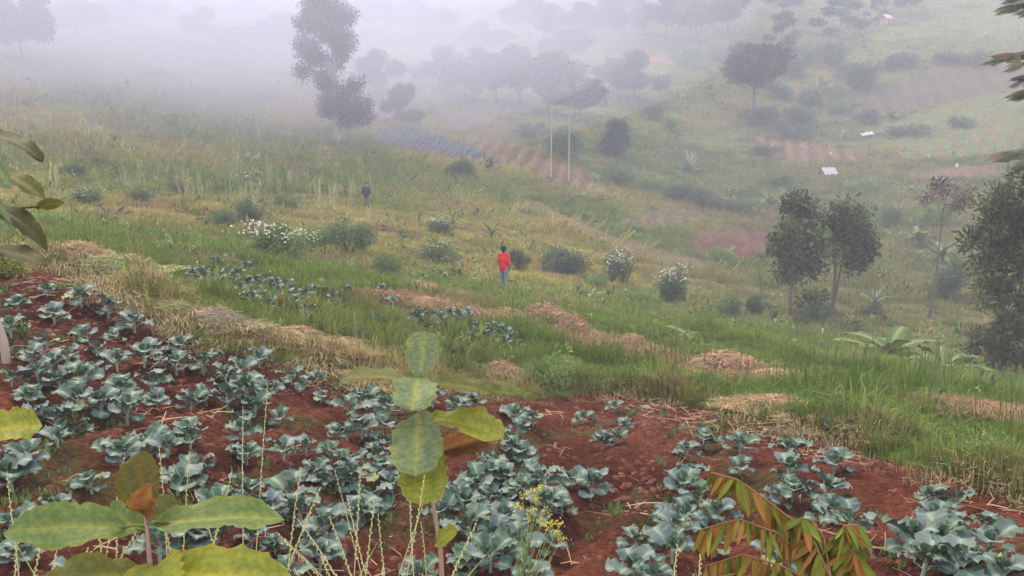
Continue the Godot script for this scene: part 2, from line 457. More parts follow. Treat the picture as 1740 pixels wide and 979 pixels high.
const TERRACE_KALE := [
	[-0.79, -16.4, 1, 0, 0],
	[-0.17, -16.71, 1, 0, 1],
	[-1.93, -17.44, 1, 1, 0],
	[-1.46, -17.81, 1, 1, 1],
	[-0.67, -17.68, 1, 1, 2],
	[-0.53, -17.06, 1, 1, 3],
	[-0.37, -17.86, 1, 1, 4],
	[-0.12, -17.87, 1, 1, 5],
	[0, -17.6, 1, 1, 6],
	[-1.95, -18.08, 1, 2, 0],
	[-1.66, -18.06, 1, 2, 1],
	[-2.69, -19.57, 1, 3, 0],
	[-1.4, -19.51, 1, 3, 1],
	[-1.17, -19.01, 1, 3, 2],
	[-1, -19.57, 1, 3, 3],
	[-3.11, -20.86, 1, 4, 0],
	[-2.93, -24.09, 1, 5, 0],
	[-3.12, -27.23, 1, 6, 0],
	[-2.75, -27.48, 1, 6, 1],
	[-2.24, -28.9, 1, 7, 0],
	[-2.82, -30.96, 1, 8, 0],
	[-2.51, -30.95, 1, 8, 1],
	[-4.47, -14.95, 0, 0, 0],
	[-4.19, -15.03, 0, 0, 1],
	[-4.8, -16.15, 0, 1, 0],
	[-4.57, -16.11, 0, 1, 1],
	[-3.97, -15.99, 0, 1, 2],
	[-3.74, -15.72, 0, 1, 3],
	[-6, -16.44, 0, 2, 0],
	[-5.7, -16.08, 0, 2, 1],
	[-5.54, -16.64, 0, 2, 2],
	[-5.36, -16.66, 0, 2, 3],
	[-5.07, -16.32, 0, 2, 4],
	[-4.59, -17.08, 0, 2, 5],
	[-4.31, -16.8, 0, 2, 6],
	[-6.24, -17.78, 0, 3, 0],
	[-6.01, -17.62, 0, 3, 1],
	[-5.42, -18.03, 0, 3, 2],
	[-5.2, -17.85, 0, 3, 3],
	[-4.12, -17.59, 0, 3, 4],
	[-4.07, -18.46, 0, 3, 5],
	[-3.71, -17.91, 0, 3, 6],
	[-6.12, -18.7, 0, 4, 0],
	[-5.76, -18.22, 0, 4, 1],
	[-5.34, -19.02, 0, 4, 2],
	[-5.05, -18.67, 0, 4, 3],
	[-4.8, -18.65, 0, 4, 4],
	[-3.79, -20, 0, 5, 0],
	[-6.81, -20.31, 0, 6, 0],
	[-6.16, -20.3, 0, 6, 1],
	[-6.82, -21.79, 0, 7, 0],
	[-7.2, -22.29, 0, 8, 0]
]
const BIG_LEAVES := [
	["centre", -0.333, 9.072, -3.079, -0.320, 9.216, -3.169, 0.133, -0.150, 0.250, 1.000, -0.250, 0.120, "grey", ""],
	["centre", -0.336, 9.074, -3.080, -0.338, 9.028, -2.867, 0.160, 0.050, 0.550, 1.000, 0.500, 0.100, "grey", ""],
	["centre", -0.319, 9.051, -3.075, -0.082, 9.002, -3.117, 0.150, 0.050, 1.000, 0.080, 0.350, 0.100, "olive", ""],
	["centre", -0.348, 9.055, -3.076, -0.631, 9.043, -3.176, 0.151, -0.100, 1.000, 0.060, 0.300, 0.100, "olive", ""],
	["centre", -0.333, 8.951, -3.056, -0.324, 8.817, -2.806, 0.189, -0.050, 0.500, 1.000, 0.350, 0.080, "grey", "insect-eaten broad leaf"],
	["centre", -0.302, 8.926, -3.051, -0.037, 8.892, -2.963, 0.157, 0.200, 1.000, 0.360, 0.500, 0.150, "yellow", "bright yellow-green leaf"],
	["centre", -0.314, 8.842, -3.035, -0.301, 8.733, -2.759, 0.171, 0.100, 0.450, 1.000, 0.300, 0.050, "yellow", "yellowing lowest leaf"],
	["centre", -0.280, 8.805, -3.028, -0.083, 8.828, -3.134, 0.125, 0.200, 0.500, 0.900, 0.400, 0.500, "dead", "withered red-brown curled leaf"],
	["centre", -0.276, 8.482, -2.965, -0.199, 8.557, -2.928, 0.072, 0.100, 0.800, 0.600, 0.400, 0.100, "yellow", "small yellow-green basal leaf"],
	["left", -0.956, 8.996, -2.046, -1.227, 9.012, -1.998, 0.133, -0.120, 1.000, 0.620, 0.300, 0.120, "green", ""],
	["left", -0.888, 9.002, -2.047, -0.590, 8.985, -2.125, 0.131, 0.100, 1.000, 0.220, 0.300, 0.150, "green", ""],
	["left", -0.911, 9.032, -2.053, -0.939, 9.163, -2.119, 0.109, 0.100, 0.150, 1.000, 0.500, 0.250, "bronze", "upright bronze-green young leaf"],
	["left", -0.915, 9.028, -2.052, -0.855, 9.136, -1.992, 0.083, -0.150, -0.100, 1.000, -0.300, 0.500, "dead", "folded brown young leaf"],
	["left", -0.896, 9.013, -2.049, -0.852, 9.003, -2.149, 0.105, 0.200, 0.800, 0.600, 0.200, 0.200, "olive", ""],
	["left", -0.920, 8.985, -2.044, -1.053, 8.991, -2.147, 0.105, -0.200, 0.900, 0.500, 0.200, 0.200, "green", ""],
	["left", -0.859, 8.910, -1.978, -0.485, 8.985, -1.789, 0.143, 0.200, 1.000, 0.620, 0.350, 0.150, "yellow", "broad yellow-green lower leaf"],
	["left", -0.887, 8.906, -1.978, -1.051, 8.964, -1.816, 0.137, -0.200, 1.000, 0.500, 0.350, 0.150, "olive", ""],
	["left", -0.876, 8.924, -1.981, -0.787, 8.935, -1.779, 0.177, 0.000, 0.900, 0.700, 0.300, 0.150, "yellow", ""],
	["edge", -1.506, 9.952, -2.537, -1.301, 9.886, -2.474, 0.072, 0.100, 1.000, 0.220, 0.700, 0.100, "dark", "dark drooping leaf tip"],
	["edge", -1.503, 9.937, -2.535, -1.357, 9.810, -2.408, 0.075, -0.200, 0.400, 1.000, 0.300, 0.100, "grey", ""],
	["edge", -1.503, 9.856, -2.519, -1.297, 9.782, -2.454, 0.076, 0.150, 1.000, 0.250, 0.600, 0.100, "olive", ""],
	["edge", -1.503, 9.783, -2.505, -1.357, 9.694, -2.386, 0.081, -0.100, 0.300, 1.000, 0.300, 0.100, "grey", ""],
	["edge", -1.493, 9.750, -2.498, -1.275, 9.651, -2.397, 0.072, 0.250, 1.000, 0.250, 0.900, 0.150, "dark", "brownish drooping leaf"],
	["edge", -1.503, 9.628, -2.474, -1.291, 9.596, -2.417, 0.082, 0.100, 1.000, 0.200, 0.600, 0.100, "dark", ""],
	["edge", -1.344, 9.747, -2.498, -1.264, 9.758, -2.500, 0.040, 0.100, 0.600, 0.800, 0.300, 0.100, "olive", ""],
	["edge", -1.456, 9.158, -2.281, -1.301, 9.161, -2.333, 0.129, 0.050, 1.000, 0.600, 0.300, 0.100, "yellow", "flat yellow-green low leaf"]
]
const BIG_STEMS := [
	["centre", 0.009, -0.331, 9.076, -3.080, -0.336, 8.971, -3.060, -0.329, 8.846, -3.036, -0.287, 8.638, -2.995, -0.259, 8.471, -2.963, -0.251, 8.346, -2.938, -0.231, 7.140, -2.938],
	["left", 0.008, -0.911, 9.035, -2.054, -0.905, 8.992, -2.045, -0.899, 8.920, -2.031, -0.893, 8.863, -2.020, -0.873, 7.484, -2.020],
	["edge", 0.010, -1.510, 9.994, -2.546, -1.503, 9.832, -2.514, -1.506, 9.620, -2.473, -1.516, 9.123, -2.376, -1.520, 8.708, -2.296, -1.500, 7.307, -2.296]
]
const FRONDS := [
	[1.085, 8.430, -2.751, 1.019, 8.588, -2.842, 0.862, 8.726, -2.793, 0.746, 8.814, -2.769, 0.680, 8.803, -2.854],
	[1.097, 8.433, -2.803, 1.100, 8.574, -2.805, 1.105, 8.665, -2.738, 1.166, 8.646, -2.782],
	[1.034, 8.481, -2.816, 0.886, 8.630, -2.758, 0.755, 8.681, -2.753, 0.650, 8.605, -2.830],
	[1.058, 8.426, -2.759, 0.897, 8.534, -2.710, 0.782, 8.540, -2.779, 0.670, 8.475, -2.819],
	[1.063, 8.483, -2.715, 1.014, 8.592, -2.749, 0.963, 8.640, -2.847, 0.902, 8.680, -2.819],
	[1.058, 8.489, -2.704, 1.064, 8.585, -2.806, 1.033, 8.632, -2.842, 0.967, 8.681, -2.762],
	[1.010, 8.419, -2.732, 0.893, 8.419, -2.809, 0.757, 8.478, -2.762, 0.605, 8.480, -2.700],
	[1.093, 8.419, -2.789, 1.150, 8.488, -2.803, 1.139, 8.571, -2.728, 1.136, 8.628, -2.762]
]
const SEED_STALKS := [
	[-1.409, 8.863, -2.362, -1.388, 8.584, -2.231, -1.428, 7.354, -2.241],
	[-1.398, 9.035, -2.313, -1.312, 8.630, -2.160, -1.355, 7.386, -2.170],
	[-1.623, 8.582, -3.003, -1.657, 8.204, -2.831, -1.627, 7.184, -2.804],
	[-1.205, 8.795, -2.335, -1.217, 8.592, -2.218, -1.213, 7.382, -2.240],
	[-1.153, 8.912, -2.307, -1.098, 8.620, -2.175, -1.137, 7.411, -2.204],
	[-1.409, 8.790, -3.053, -1.475, 8.198, -2.839, -1.442, 7.189, -2.808],
	[-1.313, 8.569, -2.880, -1.477, 8.269, -2.727, -1.508, 7.217, -2.746],
	[-1.165, 8.931, -2.774, -1.074, 8.366, -2.575, -1.051, 7.275, -2.540],
	[-1.156, 8.823, -3.011, -1.167, 8.225, -2.797, -1.208, 7.201, -2.786],
	[-1.321, 8.764, -2.787, -1.282, 8.341, -2.614, -1.281, 7.256, -2.646],
	[-0.994, 8.852, -2.602, -0.803, 8.452, -2.440, -0.844, 7.337, -2.397],
	[-1.046, 8.583, -2.949, -1.100, 8.233, -2.785, -1.095, 7.205, -2.805],
	[-0.884, 9.042, -3.083, -0.921, 8.209, -2.823, -0.914, 7.191, -2.785],
	[-0.955, 8.988, -3.010, -0.932, 8.243, -2.769, -0.931, 7.210, -2.778],
	[-0.914, 8.861, -2.732, -1.008, 8.382, -2.550, -1.015, 7.286, -2.584],
	[-0.619, 8.985, -2.456, -0.671, 8.546, -2.292, -0.640, 7.407, -2.338],
	[-0.506, 9.035, -2.203, -0.649, 8.690, -2.064, -0.636, 7.507, -2.086],
	[-0.752, 8.692, -2.633, -0.401, 8.418, -2.493, -0.404, 7.335, -2.509],
	[-0.661, 8.715, -3.109, -0.488, 8.160, -2.900, -0.518, 7.167, -2.909],
	[-0.428, 9.020, -2.359, -0.435, 8.603, -2.201, -0.422, 7.466, -2.223],
	[-0.412, 8.870, -2.486, -0.444, 8.518, -2.336, -0.419, 7.404, -2.354],
	[-0.531, 8.793, -2.677, -0.423, 8.404, -2.515, -0.383, 7.325, -2.555],
	[-0.572, 8.946, -2.201, -0.350, 8.682, -2.077, -0.377, 7.530, -2.050],
	[-0.751, 8.630, -2.704, -0.432, 8.373, -2.565, -0.458, 7.303, -2.582],
	[-0.510, 8.897, -2.310, -0.367, 8.617, -2.179, -0.371, 7.481, -2.225],
	[-0.453, 8.681, -2.797, -0.405, 8.327, -2.637, -0.365, 7.273, -2.592],
	[-0.362, 8.481, -2.796, -0.449, 8.306, -2.670, -0.403, 7.258, -2.718],
	[-0.375, 8.713, -2.387, -0.383, 8.555, -2.277, -0.336, 7.434, -2.249],
	[-0.311, 8.846, -2.537, -0.297, 8.487, -2.384, -0.253, 7.388, -2.372],
	[-0.273, 8.779, -2.939, -0.442, 8.260, -2.743, -0.463, 7.229, -2.774],
	[-0.269, 8.912, -2.584, -0.336, 8.468, -2.414, -0.372, 7.373, -2.426],
	[-0.335, 8.537, -3.039, -0.273, 8.179, -2.869, -0.290, 7.177, -2.918],
	[-0.093, 8.944, -2.183, -0.226, 8.691, -2.063, -0.259, 7.544, -2.035],
	[-0.574, 8.702, -2.460, -0.463, 8.514, -2.342, -0.484, 7.400, -2.382],
	[-0.806, 8.357, -3.024, -0.655, 8.168, -2.887, -0.663, 7.171, -2.916],
	[-1.245, 8.911, -2.192, -1.260, 8.683, -2.075, -1.304, 7.420, -2.108],
	[-1.531, 8.529, -2.747, -1.552, 8.338, -2.619, -1.587, 7.237, -2.665],
	[-0.935, 8.598, -2.570, -0.970, 8.442, -2.455, -0.995, 7.322, -2.405],
	[-0.704, 8.814, -2.237, -0.655, 8.648, -2.131, -0.652, 7.477, -2.104],
	[-1.052, 8.737, -2.515, -0.977, 8.488, -2.383, -0.928, 7.348, -2.385],
	[0.540, 8.766, -2.350, 0.507, 8.581, -2.236, 0.498, 7.426, -2.282],
	[0.509, 8.709, -2.521, 0.455, 8.481, -2.394, 0.430, 7.352, -2.355],
	[0.644, 8.412, -2.881, 0.564, 8.252, -2.754, 0.564, 7.167, -2.801]
]
const YELLOW_HEADS := [
	[0.137, 7.535, -5.531],
	[0.188, 7.566, -5.537],
	[0.078, 7.520, -5.528],
	[0.047, 7.443, -5.513],
	[0.137, 7.427, -5.510],
	[0.215, 7.404, -5.506],
	[0.274, 7.350, -5.495],
	[0.321, 7.335, -5.492],
	[0.188, 7.343, -5.494],
	[0.294, 7.277, -5.481],
	[0.333, 7.239, -5.474],
	[0.235, 7.316, -5.489],
	[0.117, 7.373, -5.500],
	[0.164, 7.489, -5.522]
]
const SPRAY_TIPS := [
	[13.059, 12.760, -24.986],
	[12.772, 11.432, -24.727],
	[13.505, 10.494, -24.545],
	[12.932, 8.821, -24.220],
	[13.218, 13.073, -25.047],
	[13.616, 10.884, -24.621]
]

const EYE := 10.0
var rng := RandomNumberGenerator.new()
var n_big := FastNoiseLite.new()
var n_mid := FastNoiseLite.new()
var n_fine := FastNoiseLite.new()
var field_poly := PackedVector2Array()
var field_edge := PackedVector2Array()
var zones := {}
var zone_box := {}
var log_r := PackedFloat32Array()
var used := {}
var mats := {}

# ------------------------------------------------------------------ mesh builder
class MB:
	var v := PackedVector3Array()
	var c := PackedColorArray()
	var uv := PackedVector2Array()
	var ix := PackedInt32Array()
	func p(a: Vector3, col: Color, u := Vector2.ZERO) -> int:
		v.append(a); c.append(col); uv.append(u)
		return v.size() - 1
	func t(a: int, b: int, d: int) -> void:
		ix.append(a); ix.append(b); ix.append(d)
	func q(a: int, b: int, d: int, e: int) -> void:
		t(a, b, d); t(a, d, e)
	func normals() -> PackedVector3Array:
		var n := PackedVector3Array()
		n.resize(v.size())
		for k in range(0, ix.size(), 3):
			var a := ix[k]
			var b := ix[k + 1]
			var d := ix[k + 2]
			var f := (v[d] - v[a]).cross(v[b] - v[a])
			n[a] += f; n[b] += f; n[d] += f
		for k in n.size():
			n[k] = n[k].normalized() if n[k].length_squared() > 1e-20 else Vector3.UP
		return n
	func commit() -> ArrayMesh:
		var arr := []
		arr.resize(Mesh.ARRAY_MAX)
		arr[Mesh.ARRAY_VERTEX] = v
		arr[Mesh.ARRAY_NORMAL] = normals()
		arr[Mesh.ARRAY_COLOR] = c
		arr[Mesh.ARRAY_TEX_UV] = uv
		arr[Mesh.ARRAY_INDEX] = ix
		var m := ArrayMesh.new()
		m.add_surface_from_arrays(Mesh.PRIMITIVE_TRIANGLES, arr)
		return m
	func tube(pts: Array, radii: Array, sides: int, col: Color, cap := true) -> void:
		var first := v.size()
		var side := Vector3.RIGHT
		for k in pts.size():
			var dir: Vector3 = (pts[mini(k + 1, pts.size() - 1)] - pts[maxi(k - 1, 0)]).normalized()
			if absf(dir.dot(side)) > 0.95:
				side = Vector3.FORWARD
			var a := (side - dir * dir.dot(side)).normalized()
			var b := dir.cross(a)
			side = a
			for s in sides:
				var w := TAU * s / sides
				p(pts[k] + (a * cos(w) + b * sin(w)) * radii[k], col, Vector2(float(s) / sides, k))
		for k in pts.size() - 1:
			for s in sides:
				var a0 := first + k * sides + s
				var a1 := first + k * sides + (s + 1) % sides
				q(a0, a0 + sides, a1 + sides, a1)
		if cap:
			for e in [0, pts.size() - 1]:
				var m := p(pts[e], col)
				for s in sides:
					var a0: int = first + e * sides + s
					var a1: int = first + e * sides + (s + 1) % sides
					if e == 0: t(m, a0, a1)
					else: t(m, a1, a0)
	# a leaf along the frame's y with its upper side towards z
	func leaf(f: Transform3D, length: float, width: float, o: Dictionary, r: RandomNumberGenerator) -> void:
		var n: int = o.get("n", 6)
		var k: int = o.get("k", 4)
		var a: float = o.get("a", 0.6)
		var b: float = o.get("b", 0.4)
		var norm := pow(a + b, a + b) / (pow(a, a) * pow(b, b))
		var bend: float = o.get("bend", 0.5)
		var cup: float = o.get("cup", 0.15)
		var wave: float = o.get("wave", 0.0)
		var freq: float = o.get("freq", 14.0)
		var jag: float = o.get("jag", 0.0)
		var col: Color = o.get("col", Color.WHITE)
		var rib: Color = o.get("rib", col)
		var edge: Color = o.get("edge", col)
		var ph := r.randf() * TAU
		var pos := Vector3.ZERO
		var first := v.size()
		for i in n + 1:
			var s := float(i) / n
			var w := width * 0.5 * maxf(pow(s, a) * pow(1.0 - s, b) * norm, 0.012)
			var an := bend * pow(s, o.get("late", 1.3))
			var dir := Vector3(0, cos(an), -sin(an))
			var nor := Vector3(0, sin(an), cos(an))
			if i > 0:
				pos += dir * length / n
			for j in k + 1:
				var u := float(j) / k * 2.0 - 1.0
				var ww := w
				if absf(u) > 0.99:
					ww *= 1.0 + jag * r.randf_range(-1.0, 0.6)
				var sd := 1.7 if u > 0 else 0.0
				var up := cup * absf(u) * w + wave * width * u * u * (sin(s * freq + ph + sd) + 0.6 * sin(s * freq * 2.3 + ph * 3.0 + sd * 2.0))
				var cc := rib.lerp(col, smoothstep(0.0, 0.35, absf(u))).lerp(edge, smoothstep(0.6, 1.0, absf(u)))
				p(f * (pos + Vector3(u * ww, 0, 0) + nor * up), cc, Vector2(u * 0.5 + 0.5, s))
		for i in n:
			for j in k:
				var a0 := first + i * (k + 1) + j
				q(a0, a0 + k + 1, a0 + k + 2, a0 + 1)
	func ball(at: Vector3, r: Vector3, rings: int, sides: int, col: Color, rough := 0.0, rr: RandomNumberGenerator = null) -> void:
		var first := v.size()
		for i in rings + 1:
			var th := PI * i / rings
			for s in sides:
				var w := TAU * s / sides
				var k := 1.0 if rr == null else 1.0 + rr.randf_range(-rough, rough)
				p(at + Vector3(sin(th) * cos(w), cos(th), sin(th) * sin(w)) * r * k, col)
		for i in rings:
			for s in sides:
				var a0 := first + i * sides + s
				var a1 := first + i * sides + (s + 1) % sides
				q(a0, a1, a1 + sides, a0 + sides)

# ------------------------------------------------------------------ naming
func numbered(called: String) -> String:
	var k: int = used.get(called, 0)
	used[called] = k + 1
	return called if k == 0 else "%s_%03d" % [called, k]

func tag(o: Node3D, label: String, category: String, group := "", kind := "") -> Node3D:
	o.set_meta("label", label)
	o.set_meta("category", category)
	if group: o.set_meta("group", group)
	if kind: o.set_meta("kind", kind)
	return o

func thing(called: String, label: String, category: String, at: Vector3, turn := 0.0, group := "") -> Node3D:
	var o := Node3D.new()
	o.name = numbered(called)
	add_child(o)
	o.position = at
	o.rotation.y = turn
	tag(o, label, category, group)
	return o

func part(called: String, m: Mesh, mat: Material, parent: Node3D, xf := Transform3D()) -> MeshInstance3D:
	var o := MeshInstance3D.new()
	var k := 0
	var nm := called
	while parent.has_node(NodePath(nm)):
		k += 1
		nm = "%s_%03d" % [called, k]
	o.name = nm
	o.mesh = m
	o.material_override = mat
	o.transform = xf
	parent.add_child(o, true)
	return o

func many(called: String, m: Mesh, mat: Material, where: Array, tint: PackedColorArray, parent: Node3D) -> MultiMeshInstance3D:
	var mm := MultiMesh.new()
	mm.transform_format = MultiMesh.TRANSFORM_3D
	mm.use_colors = true
	mm.mesh = m
	mm.instance_count = where.size()
	for k in where.size():
		mm.set_instance_transform(k, where[k])
		mm.set_instance_color(k, tint[k])
	var o := MultiMeshInstance3D.new()
	o.name = called
	o.multimesh = mm
	o.material_override = mat
	o.set_meta("kind", "stuff")
	parent.add_child(o, true)
	return o

func copy(proto: Node3D, called: String, at: Vector3, turn: float, size: Vector3, label: String, category: String, group := "") -> Node3D:
	var o: Node3D = proto.duplicate()
	o.name = numbered(called)
	add_child(o)
	o.position = at
	o.basis = Basis(Vector3.UP, turn).scaled(Vector3.ONE) * Basis.from_scale(size)
	o.remove_meta("group")
	tag(o, label, category, group)
	return o

func ordinal(k: int) -> String:
	return ["first", "second", "third", "fourth", "fifth", "sixth", "seventh", "eighth", "ninth", "tenth", "eleventh", "twelfth", "thirteenth", "fourteenth", "fifteenth", "sixteenth", "seventeenth", "eighteenth", "nineteenth", "twentieth", "twenty-first", "twenty-second", "twenty-third", "twenty-fourth", "twenty-fifth"][mini(k, 24)]

# ------------------------------------------------------------------ terrain
func cr(a: float, b: float, d: float, e: float, t: float) -> float:
	return 0.5 * (2.0 * b + (d - a) * t + (2.0 * a - 5.0 * b + 4.0 * d - e) * t * t + (3.0 * b - a - 3.0 * d + e) * t * t * t)

func hgt(x: float, z: float) -> float:
	var r := clampf(sqrt(x * x + z * z), 1.0, 399.9)
	var az := rad_to_deg(atan2(x, -z))
	if absf(az) > 50.0:
		az = signf(az) * 50.0 * (180.0 - absf(az)) / 130.0
	var l := log(r)
	var i := 0
	while i < log_r.size() - 2 and log_r[i + 1] <= l:
		i += 1
	var t := (l - log_r[i]) / (log_r[i + 1] - log_r[i])
	var j := 0
	while j < 5 and AZIMUTHS[0][j + 1] <= az:
		j += 1
	var a0: float = AZIMUTHS[0][j]
	var a1: float = AZIMUTHS[0][j + 1]
	var s := (az - a0) / (a1 - a0)
	var e := PackedFloat32Array([0, 0, 0, 0])
	for k in 4:
		var h: Array = HEIGHTS[clampi(i + k - 1, 0, log_r.size() - 1)]
		e[k] = cr(h[maxi(j - 1, 0)], h[j], h[j + 1], h[mini(j + 2, 6)], s)
	var h := cr(e[0], e[1], e[2], e[3], t)
	# unseen land beside and behind is lowered to let sky light reach the mist
	var wide := smoothstep(38.0, 62.0, absf(rad_to_deg(atan2(x, -z)))) * smoothstep(8.0, 45.0, r)
	return lerpf(h, minf(h, 7.0 - 0.06 * r), wide)

func edge_distance(p: Vector2) -> float:
	var d := 1e9
	for k in field_edge.size() - 1:
		var a := field_edge[k]
		var b := field_edge[k + 1]
		var ab := b - a
		d = minf(d, (p - a - ab * clampf((p - a).dot(ab) / ab.length_squared(), 0.0, 1.0)).length_squared())
	return sqrt(d)

func in_field(p: Vector2) -> bool:
	return p.length() < 20.0 and Geometry2D.is_point_in_polygon(p, field_poly)

func zone_at(p: Vector2) -> String:
	for k in zones:
		if zone_box[k].has_point(p) and Geometry2D.is_point_in_polygon(p, zones[k]):
			return k
	return ""

# ground height with its bumps; zone is "field", "" or a far plot's name
func ground_in(x: float, z: float, zone: String) -> float:
	var h := hgt(x, z)
	var r := sqrt(x * x + z * z)
	var p := Vector2(x, z)
	if r < 30.0:
		var e := edge_distance(p)
		if zone == "field":
			h += 0.05 * exp(-e * e * 2.0)
			var u := x * 0.9336 - z * -0.3584
			h += 0.045 * sin(u * TAU / 0.62) * smoothstep(0.2, 0.9, e)
			h += n_mid.get_noise_2d(x, z) * 0.06 + n_fine.get_noise_2d(x, z) * 0.035
		else:
			h += 0.20 * exp(-pow((e - 0.45) / 0.5, 2.0)) + n_mid.get_noise_2d(x, z) * 0.07 + n_fine.get_noise_2d(x, z) * 0.02
	else:
		h += n_mid.get_noise_2d(x * 0.4, z * 0.4) * 0.15
	h += n_big.get_noise_2d(x, z) * clampf((r - 14.0) / 60.0, 0.0, 1.0) * 0.8
	if zone == "track":
		h -= 0.12
	elif zone != "" and zone != "field":
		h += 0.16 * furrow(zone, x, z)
	return h

func ground(x: float, z: float) -> float:
	var p := Vector2(x, z)
	return ground_in(x, z, "field" if in_field(p) else zone_at(p))

func spot(a: float, b: float, sink := 0.0) -> Vector3:
	return Vector3(a, ground(a, b) - sink, b)

func grass_color(x: float, z: float) -> Color:
	var a := n_big.get_noise_2d(x * 1.4 + 300.0, z * 1.4) * 1.8
	var b := n_mid.get_noise_2d(x * 0.35 + 50.0, z * 0.35 - 90.0) * 1.6
	var green := Color(0.135, 0.185, 0.03)
	var gold := Color(0.31, 0.265, 0.07)
	var brown := Color(0.26, 0.17, 0.09)
	var c := green.lerp(gold, clampf(0.46 + a * 1.1, 0.0, 1.0))
	c = c.lerp(brown, clampf(b * 1.2 - 0.2, 0.0, 0.75))
	var r := sqrt(x * x + z * z)
	var az := rad_to_deg(atan2(x, -z))
	c = c.lerp(Color(0.115, 0.135, 0.045) * (1.0 + 0.5 * b), 0.62 * smoothstep(4.0, 16.0, az) * smoothstep(22.0, 40.0, r))  # greener growth towards the right, with the valley's shade painted into its colour
	if r < 24.0:
		c = c.lerp(Color(0.07, 0.12, 0.014), (0.72 + 0.14 * smoothstep(0.0, 3.0, x)) * clampf((24.0 - r) / 8.0, 0.0, 1.0))
	return c

const SOIL := Color(0.094, 0.030, 0.016)
# rows of the ploughed plots: -1 in the troughs, 1 on the ridges
func furrow(zone: String, x: float, z: float) -> float:
	match zone:
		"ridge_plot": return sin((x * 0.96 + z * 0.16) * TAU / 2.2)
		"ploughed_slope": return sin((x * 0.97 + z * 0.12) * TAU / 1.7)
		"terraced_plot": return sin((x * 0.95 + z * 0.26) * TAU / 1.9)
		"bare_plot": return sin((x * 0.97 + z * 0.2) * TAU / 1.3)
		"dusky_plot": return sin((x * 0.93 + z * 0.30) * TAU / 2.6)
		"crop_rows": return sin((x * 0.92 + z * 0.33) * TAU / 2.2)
		"brown_terrace": return sin((x * 0.98 + z * 0.1) * TAU / 1.6)
	return 0.0

func zone_color(zone: String, x: float, z: float) -> Color:
	var f := n_fine.get_noise_2d(x, z)
	var g := n_mid.get_noise_2d(x * 0.5, z * 0.5)
	match zone:
		"field":
			var c := SOIL * (1.0 + 0.35 * f + 0.75 * g)
			c = c.lerp(Color(0.075, 0.068, 0.022), clampf(n_mid.get_noise_2d(x + 70.0, z) * 1.8 - 0.2, 0.0, 0.65))
			return c
		"ridge_plot":
			return Color(0.19, 0.115, 0.075).lerp(Color(0.16, 0.15, 0.08), clampf(0.5 + 0.6 * furrow(zone, x, z) + g * 0.5, 0.0, 1.0))
		"ploughed_slope":
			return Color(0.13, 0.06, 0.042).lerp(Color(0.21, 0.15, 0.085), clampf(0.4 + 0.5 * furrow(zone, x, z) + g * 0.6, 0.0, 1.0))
		"cabbage_plot":
			return Color(0.15, 0.10, 0.08)
		"pale_plot":
			return Color(0.24, 0.14, 0.12).lerp(Color(0.19, 0.17, 0.10), clampf(0.4 + g * 1.2, 0.0, 0.8))
		"terraced_plot":
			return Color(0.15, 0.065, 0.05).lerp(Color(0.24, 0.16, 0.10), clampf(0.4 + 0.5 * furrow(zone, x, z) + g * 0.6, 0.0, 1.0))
		"red_plot":
			return Color(0.18, 0.085, 0.06).lerp(Color(0.16, 0.13, 0.07), clampf(0.3 + g, 0.0, 0.7))
		"bare_plot":
			return Color(0.125, 0.05, 0.038).lerp(Color(0.17, 0.10, 0.055), clampf(0.25 + g * 1.6 + 0.2 * furrow(zone, x, z), 0.0, 0.8))
		"dusky_plot":
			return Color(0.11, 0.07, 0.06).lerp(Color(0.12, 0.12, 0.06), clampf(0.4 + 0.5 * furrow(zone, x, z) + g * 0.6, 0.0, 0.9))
		"crop_rows":
			return Color(0.12, 0.165, 0.05).lerp(Color(0.20, 0.13, 0.08), clampf(0.35 - 0.5 * furrow(zone, x, z) + g * 0.6, 0.0, 1.0))
		"brown_terrace":
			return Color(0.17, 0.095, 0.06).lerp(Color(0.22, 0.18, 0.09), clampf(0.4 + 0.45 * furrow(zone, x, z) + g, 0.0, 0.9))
		"upper_meadow":
			return Color(0.17, 0.18, 0.06).lerp(Color(0.12, 0.15, 0.055), clampf(0.5 + g * 2.0, 0.0, 1.0))
		"cut_bank":
			return Color(0.30, 0.13, 0.07)
		"track":
			return Color(0.20, 0.13, 0.075).lerp(Color(0.14, 0.12, 0.06), clampf(0.4 + g * 1.5, 0.0, 0.8))
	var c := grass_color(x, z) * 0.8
	return c.lerp(Color(0.13, 0.09, 0.05), clampf(0.25 + g, 0.0, 0.7))

